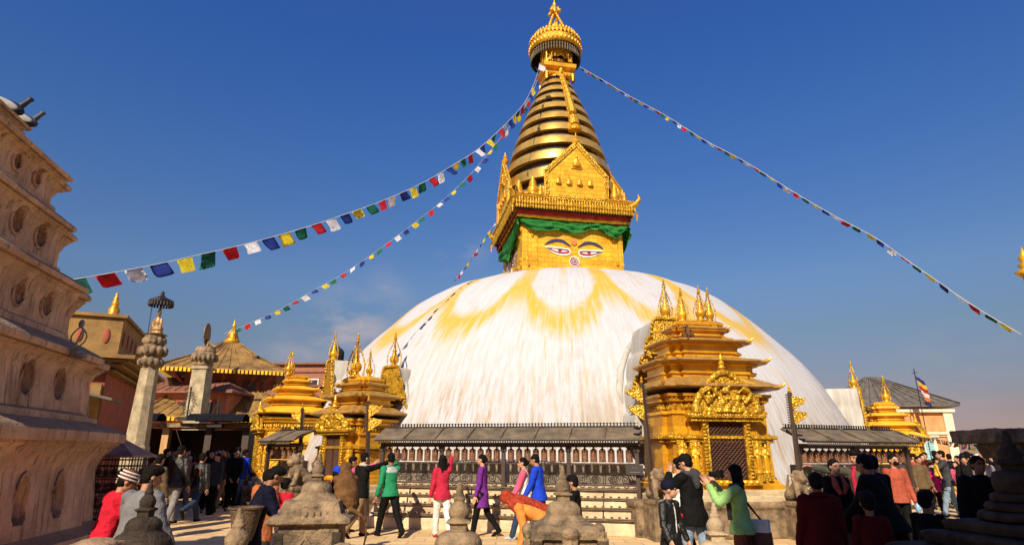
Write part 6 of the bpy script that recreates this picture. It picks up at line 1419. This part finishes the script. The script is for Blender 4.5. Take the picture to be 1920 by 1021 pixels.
person('man in a black jacket and tan trousers reaching up to spin a prayer wheel', 680, 13.15, 1.64, 38, 'black', 'khaki', 'jacket', 'short', 'b', 6, (20, 10, -18, 22), ((10, 12, 20, 0), (102, 14, 12, 0)), (10, -4), bulk=1.05, extra=ex_scarf('knit', False), det=2)
person('man in a green jumper with grey shoulders walking along the prayer wheels', 736, 13.2, 1.66, -38, 'green', 'black', 'sweater', 'short', 'c', 5, (24, 6, -24, 14), ((-14, 14, 24, 0), (100, 20, 14, 0)), (8, -4), det=2, extra=lambda e: (lambda bm: (loftsp(bm, [(e['S'](.235), .101*e['u'], .068*e['u'], R(5)), (e['S'](.27), .099*e['u'], .060*e['u'], R(5)), (e['S'](.309), .062*e['u'], .050*e['u'], R(5))], 18), obj('grey_yoke', bm, K['lgrey'], e['t'], voxel=.012, smooth=1)))(BM()))
person('long haired young woman in a red top and white trousers touching a prayer wheel', 832, 13.1, 1.58, -22, 'crimson', 'white', 'sweater', 'long', 'b', 4, (14, 10, -18, 14), ((-6, 10, 16, 0), (120, 18, 10, 0)), (-14, 2), female=True, det=2, coat=-.07, shoes='crimson')
person('woman in a long purple coat and black leggings walking left', 905, 13.3, 1.60, -78, 'purple', 'black', 'coat', 'bun', 'b', 0, (14, 4, -16, 20), ((4, 8, 10, 0), (-4, 8, 10, 0)), (0, 2), female=True, coat=-.17, det=2, bulk=.95)
person('young woman in a white vest with pink sleeves and blue trousers walking left', 984, 12.9, 1.57, -82, 'white', 'djeans', 'sweater', 'bun', 'b', 2, (22, 6, -20, 20), ((20, 8, 10, 0), (-8, 8, 8, 0)), (0, 4), female=True, det=2, shoes='lgrey', extra=lambda e: [(lambda bm: (cap(bm, e['A'][s][0], e['A'][s][1], .049*e['u'], .042*e['u']), cap(bm, e['A'][s][1], e['A'][s][2], .042*e['u'], .033*e['u']), obj('pink_sleeve', bm, K['pink'], e['t'], voxel=.014, smooth=1)))(BM()) for s in (-1, 1)])
person('man in a cobalt blue jacket looking down, beside the woman in white vest', 1010, 12.5, 1.61, -70, 'blue', 'dgrey', 'jacket', 'short', 'a', 4, (12, 4, -10, 10), ((14, 8, 16, 0), (6, 8, 12, 0)), (0, 14), det=2, bulk=1.08)
person('stooping person in orange with a red patterned shawl over the head', 1032, 8.3, 1.50, -84, 'orange', 'rbrown', 'coat', None, 'a', 68, (10, 10, -6, 14), ((-16, 4, 30, 0), (-8, 4, 24, 0)), (0, 8), det=2, bulk=1.02, coat=-.05, skirt=('rbrown', .2), hat=('scarf', 'scarf', None), extra=lambda e: (lambda bm: (cap(bm, e['S'](.30, -.055), e['S'](.05, -.07), .055*e['u'], .045*e['u']), obj('shawl', bm, K['scarf'], e['t'], voxel=.012, smooth=2, amp=.006, nscale=16)))(BM()))
person('boy in a dark jacket looking down behind the square based votive stupa', 1078, 9.6, 1.27, -70, 'black', 'black', 'jacket', 'full', 'a', 2, head=(0, 10), hs=1.18, det=2)
# ================ centre right
def ex_boyjacket(e):
    u = e['u']; bm = BM()
    tube(bm, [e['S'](.31, .042), e['S'](.25, .062), e['S'](.15, .068), e['S'](.02, .070), e['S'](-.05, .068)], .006, 5); obj('zip', bm, K['white'], e['t'])
    for z in (-.052, -.040):
        bm = BM(); tube(bm, [e['S'](z)+Vector((.096*u*math.cos(i*.3307), .070*u*math.sin(i*.3307), 0)) for i in range(20)], .005, 5); obj('hem_stripe', bm, K['white'], e['t'])
    bm = BM(); tube(bm, [e['nb']+Vector((.044*u*math.cos(i*.3307), .042*u*math.sin(i*.3307), .010*u)) for i in range(20)], .007, 6); obj('collar_stripe', bm, K['white'], e['t'])
    bm = BM(); tube(bm, [e['S'](.12, .066)+Vector((-.03*u, 0, 0)), e['S'](.09, .066)+Vector((-.06*u, -.01, 0))], .005, 5); obj('pocket_trim', bm, K['white'], e['t'])
    bm = BM(); ell(bm, e['A'][-1][0].lerp(e['A'][-1][1], .6)+Vector((-.035*u, .01, 0)), (.008, .028, .028)); obj('round_badge', bm, K['red'], e['t'], shade=True)
person('boy in a navy beanie and black leather jacket with white striped hem', 1248, 7.7, 1.27, 140, 'leather', 'black', 'jacket', None, 'b', 0, (4, 2, -4, 2), ((6, 10, 14, 0), (8, 12, 30, 0)), (-35, 0), hs=1.2, det=2, hat=('beanie', 'navy', None), extra=ex_boyjacket)
person('man in a black cap and bulky black jacket with pale jeans, hand at his face', 1291, 8.8, 1.61, -35, 'black', 'jeans', 'jacket', 'short', 'b', 2, (10, 6, -14, 16), ((48, 16, 126, 40), (16, 12, 40, 10)), (-10, 14), det=2, bulk=1.22, coat=-.09, hat=('cap', 'black', None), extra=lambda e: (lambda bm: (tube(bm, [e['nb']+e['up']*.01+Vector((.055*e['u']*math.cos(i*.5236), .052*e['u']*math.sin(i*.5236), 0)) for i in range(13)], .024*e['u'], 8), cap(bm, e['nb']+Vector((0, -.06*e['u'], 0)), e['S'](.22, -.07), .05*e['u'], .03*e['u']), obj('hood', bm, K['dgrey'], e['t'], voxel=.012, smooth=1, amp=.008, nscale=25)))(BM()))
def ex_cam(e):
    bm = BM(); c = e['Hh'](-.005, .112, -.006); box(bm, c, (.13, .06, .085), e['HM']); cap(bm, c+e['HM'] @ Vector((0, .03, 0)), c+e['HM'] @ Vector((0, .10, 0)), .036, .034, 14); cm = obj('camera', bm, K['black'], e['t']); ex_bag()(e); ex_scarf('dgrey')(e)
person('woman in light green top taking a photo, with white and brown shoulder bag', 1378, 7.7, 1.49, -62, 'lime', 'rbrown', 'sweater', 'long', 'b', 2, (6, 2, -6, 4), ((52, 24, 98, 34), (52, 24, 98, 34)), (6, 0), female=True, det=2, extra=ex_cam, bulk=1.05)
# ================ right, near and shaded
person('woman in a dark red dress and shawl seen from behind in shade', 1524, 6.6, 1.43, 10, 'shade_red', 'shade_red', 'coat', 'bun', 'c', 2, coat=-.2, skirt=('shade_red', .08), bulk=1.2, det=2, female=True, group='visitors standing in the shade on the right', extra=ex_scarf('shade_red', False))
person('woman facing the viewer in an orange red scarf over a dark dress', 1560, 9.3, 1.55, 172, 'black', 'rbrown', 'coat', 'bun', 'b', 0, coat=-.16, skirt=('rbrown', .10), det=2, female=True, group='visitors standing in the shade on the right', extra=lambda e: [(lambda bm: (tube(bm, [e['S'](.33, -.03)+Vector((s*.02*e['u'], 0, 0)), e['S'](.315, .02)+Vector((s*.045*e['u'], 0, 0)), e['S'](.24, .068)+Vector((s*.05*e['u'], 0, 0)), e['S'](.17, .074)+Vector((s*.018*e['u'], 0, 0))], .03, 8, [.02*e['u'], .026*e['u'], .03*e['u'], .02*e['u']]), obj('scarf', bm, K['orange' if False else 'rust'], e['t'], voxel=.01, smooth=1, amp=.004, nscale=18)))(BM()) for s in (-1, 1)])
person('young man in a grey green jacket with one hand raised to the wheels', 1604, 10.4, 1.68, -150, 'greygreen', 'black', 'jacket', 'full', 'a', 2, (8, 4, -8, 8), ((10, 12, 20, 0), (95, 60, 20, 0)), (30, 4), det=2, bulk=1.05, group='visitors standing in the shade on the right', extra=ex_scarf('crimson', True))
person('man in a black suit leaning forward in deep shade', 1650, 7.4, 1.66, -32, 'black', 'black', 'jacket', 'short', 'c', 16, (16, 6, -14, 12), ((20, 8, 30, 0), (16, 8, 26, 0)), (0, 8), det=2, bulk=1.1, group='visitors standing in the shade on the right')
def ex_mask(e):
    bm = BM(); ell(bm, e['Hh'](0, .036, -.028), tuple(q*e['hsz'] for q in (.034, .026, .028)), e['HM']); obj('face_mask', bm, K['black'], e['t'], shade=True)
    bm = BM(); ell(bm, e['A'][-1][2]+Vector((0, .04, -.12)), (.05, .05, .09)); obj('blue_bag', bm, mat('pale_blue_plastic', (.25, .42, .62), .4), e['t'], shade=True)
person('man in a rust red jumper wearing a black face mask, blue bag in hand', 1672, 11.8, 1.63, 176, 'rust', 'black', 'sweater', 'short', 'b', 0, det=2, bulk=1.05, group='visitors standing in the shade on the right', extra=ex_mask)
person('child in a dark red jumper and dark floral skirt, back turned', 1614, 6.2, 1.24, 20, 'shade_red', 'black', 'sweater', 'full', 'c', 2, hs=1.15, skirt=('floral', .15), female=True, det=2, group='visitors standing in the shade on the right')
person('dark clothed child with a long cloak walking right in deep shade', 1716, 6.5, 1.24, 60, 'black', 'black', 'coat', 'full', 'c', 4, hs=1.15, coat=-.2, skirt=('black', .2), det=1, arms=((10, 8, 30, 0), (50, 10, 20, 0)), group='visitors standing in the shade on the right')
# ================ right, far and sunlit
G2 = 'sunlit crowd on the right'
person('child in a magenta coat and black leggings in the sunlit crowd', 1741, 18.6, 1.40, 170, 'magenta', 'black', 'coat', 'full', 'b', coat=-.08, group=G2, hs=1.1)
person('man in pale jeans and grey jacket holding a child, standing in the sun', 1768, 17.8, 1.76, -60, 'dgrey', 'jeans', 'jacket', 'short', 'b', 4, (16, 4, -8, 4), ((50, 8, 50, 30), (50, 8, 50, 30)), group=G2, bulk=1.05)
person('small child in a yellow and red striped top held in the man\'s arms', 1750, 17.5, .85, 110, 'yellow', 'navy', 'sweater', 'full', 'b', 0, (40, 60, 40, 60), hs=1.35, z0=.72, group=G2)
person('girl in a pink top with a yellow bag beside the man in jeans', 1790, 18.6, 1.46, -120, 'pink', 'djeans', 'sweater', 'long', 'b', 6, group=G2, extra=lambda e: (lambda bm: (ell(bm, e['S'](-.02, .12), (.12, .08, .11)), obj('yellow_bag', bm, K['yellow'], e['t'], shade=True)))(BM()), female=True)
person('woman in an orange red jacket with dark hair right of the pink girl', 1793, 20.5, 1.62, -90, 'rust', 'black', 'jacket', 'bun', 'a', group=G2, female=True)
person('person in a red cap and grey scarf near the end of the right wheels', 1697, 18.5, 1.60, 150, 'grey', 'crimson', 'jacket', 'short', 'b', group=G2, hat=('cap', 'crimson', None))
person('person in a dark red jacket behind the magenta child', 1727, 20.5, 1.66, 190, 'shade_red', 'djeans', 'jacket', 'short', 'b', group=G2)
person('person with bushy dark hair above the man holding the child', 1752, 21.0, 1.76, 30, 'brown', 'black', 'jacket', 'full', 'a', group=G2)
person('man in black with his back turned between the orange jacket and white hood', 1812, 19.5, 1.74, 10, 'black', 'black', 'jacket', 'short', 'c', group=G2)
person('person in a white headscarf in the sunlit crowd near the stone canopy', 1832, 20.0, 1.66, -40, 'white', 'dgrey', 'coat', None, 'b', coat=-.12, group=G2, hat=('scarf', 'white', None), female=True)
person('person in a crimson shawl at the far right of the sunlit crowd', 1846, 18.0, 1.58, -20, 'crimson', 'black', 'coat', 'bun', 'a', coat=-.12, group=G2, female=True)
person('bald older man in a grey jacket beside the stone canopy pillar', 1838, 14.5, 1.66, 190, 'grey', 'dgrey', 'jacket', None, 'a', group=G2)
person('heavy man in black standing in shade beside the large dark stupa', 1829, 8.0, 1.60, -170, 'black', 'black', 'jacket', 'short', 'c', 0, (4, 2, -4, 4), ((8, 16, 22, 0), (8, 16, 22, 0)), bulk=1.35, det=2, group='visitors standing in the shade on the right')
person('person in black and white clothing under the stone canopy', 1896, 9.6, 1.62, 170, 'white', 'black', 'sweater', 'short', 'c', 0, group='visitors standing in the shade on the right', extra=ex_scarf('black', True))
more = [(1684, 17.2, 1.62, 'dgrey', 'short', 'visitor in charcoal at the end of the right wheel arcade'), (1708, 19.6, 1.66, 'rust', 'full', 'visitor in rust between the red cap and the dark red jacket'), (1719, 17.6, 1.60, 'olive', 'bun', 'visitor in olive just left of the magenta child'), (1733, 22, 1.72, 'black', 'short', 'visitor in black behind the magenta child'), (1762, 23, 1.72, 'crimson', 'bun', 'visitor in crimson behind the man in pale jeans'), (1778, 22, 1.68, 'navy', 'short', 'visitor in navy behind the pink girl'), (1803, 22.5, 1.70, 'brown', 'full', 'visitor in brown behind the orange red jacket'), (1820, 23, 1.70, 'grey', 'short', 'visitor in grey just left of the white headscarf'), (1805, 17.0, 1.60, 'black', 'bun', 'woman in black beside the pink girl, facing away'), (1858, 21, 1.68, 'navy', 'short', 'visitor in navy behind the canopy pillar'), (1695, 21.5, 1.7, 'black', 'short', 'visitor in black behind the red cap')]
for i, (px, Y, H, c, h, lb) in enumerate(more): person(lb, px, Y, H, 40+67*i, c, 'black', 'jacket', h, 'ab'[i % 2], group=G2, bulk=1.05)
person('visitor in black walking between the red top and the purple coat, near the wheels', 878, 14.2, 1.2, 90, 'black', 'black', 'jacket', 'full', 'c') if False else None
person('dark jacketed person standing behind the man in the cap, striped sleeve showing', 1270, 9.9, 1.56, -30, 'white', 'black', 'sweater', 'short', 'b', arms=((10, 8, 40, 20), (10, 8, 20, 0)))
person('person in black between the dark suit man and the masked man', 1632, 9.0, 1.60, -10, 'black', 'black', 'jacket', 'full', 'c', bulk=1.1, group='visitors standing in the shade on the right')
# ================================================================ MONKEYS
fur = mat('brown_fur', (.17, .08, .028), .9, 0, .5, 10, .9, 90, col2=(.07, .035, .014), spec=.15)
def monkey(label, c, rz, s_):
    t_ = thing('brown_macaque', label, 'monkey', c, rz); bm = BM()
    loftsp(bm, [((0, -.02*s_, .0), .10*s_, .09*s_, 0), ((0, -.01*s_, .06*s_), .150*s_, .135*s_, .1), ((0, 0, .16*s_), .145*s_, .13*s_, .2), ((0, .04*s_, .28*s_), .115*s_, .10*s_, .35), ((0, .09*s_, .37*s_), .075*s_, .07*s_, .5), ((0, .11*s_, .41*s_), .05*s_, .05*s_, .5)])
    ell(bm, (0, .13*s_, .43*s_), (.062*s_, .070*s_, .062*s_)); ell(bm, (0, .20*s_, .405*s_), (.032*s_, .040*s_, .028*s_))
    for s in (-1, 1):
        ell(bm, (s*.062*s_, .12*s_, .44*s_), (.010*s_, .018*s_, .022*s_))
        cap(bm, (s*.09*s_, .0, .06*s_), (s*.13*s_, .17*s_, .17*s_), .062*s_, .036*s_); cap(bm, (s*.13*s_, .17*s_, .17*s_), (s*.10*s_, .17*s_, .01*s_), .034*s_, .022*s_); cap(bm, (s*.10*s_, .17*s_, .01*s_), (s*.11*s_, .25*s_, .0), .02*s_, .014*s_)
        cap(bm, (s*.10*s_, .07*s_, .32*s_), (s*.12*s_, .17*s_, .22*s_), .036*s_, .026*s_); cap(bm, (s*.12*s_, .17*s_, .22*s_), (s*.07*s_, .26*s_, .15*s_), .026*s_, .018*s_)
        for k in range(4): cap(bm, (s*.07*s_+(k-1.5)*.010*s_, .27*s_, .15*s_), (s*.06*s_+(k-1.5)*.012*s_, .305*s_, .13*s_), .007*s_, .006*s_, 6)
    tube(bm, [(0, -.08*s_, .05*s_), (.10*s_, -.16*s_, .01*s_), (.19*s_, -.19*s_, -.05*s_), (.22*s_, -.18*s_, -.2*s_), (.20*s_, -.17*s_, -.34*s_)], .02*s_, 8, [.026*s_, .022*s_, .018*s_, .015*s_, .01*s_])
    obj('body', bm, fur, t_, voxel=.009*s_+.001, smooth=2, amp=.005*s_, nscale=24)
    for s in (-1, 1):
        e = BM(); ell(e, (s*.022*s_, .192*s_, .44*s_), .007*s_, seg=6, n=4); obj('eye', e, EYEM, t_)
    e = BM(); ell(e, (0, .205*s_, .41*s_), (.030*s_, .036*s_, .026*s_)); obj('face', e, mat('pink_face', (.42, .19, .13), .6), t_, shade=True)
    return t_
mp_ = at(645, 955, 6.75); monkey('brown monkey sitting hunched with its back turned on the broken slab of the votive stupa', (mp_.x, 6.75, 1.02), R(20), 1.0)
mp_ = at(1287, 640, 13.75); monkey('dark brown monkey crouching on the upper roof of the large golden shrine', (mp_.x, 13.45, mp_.z-.02), R(120), .72)
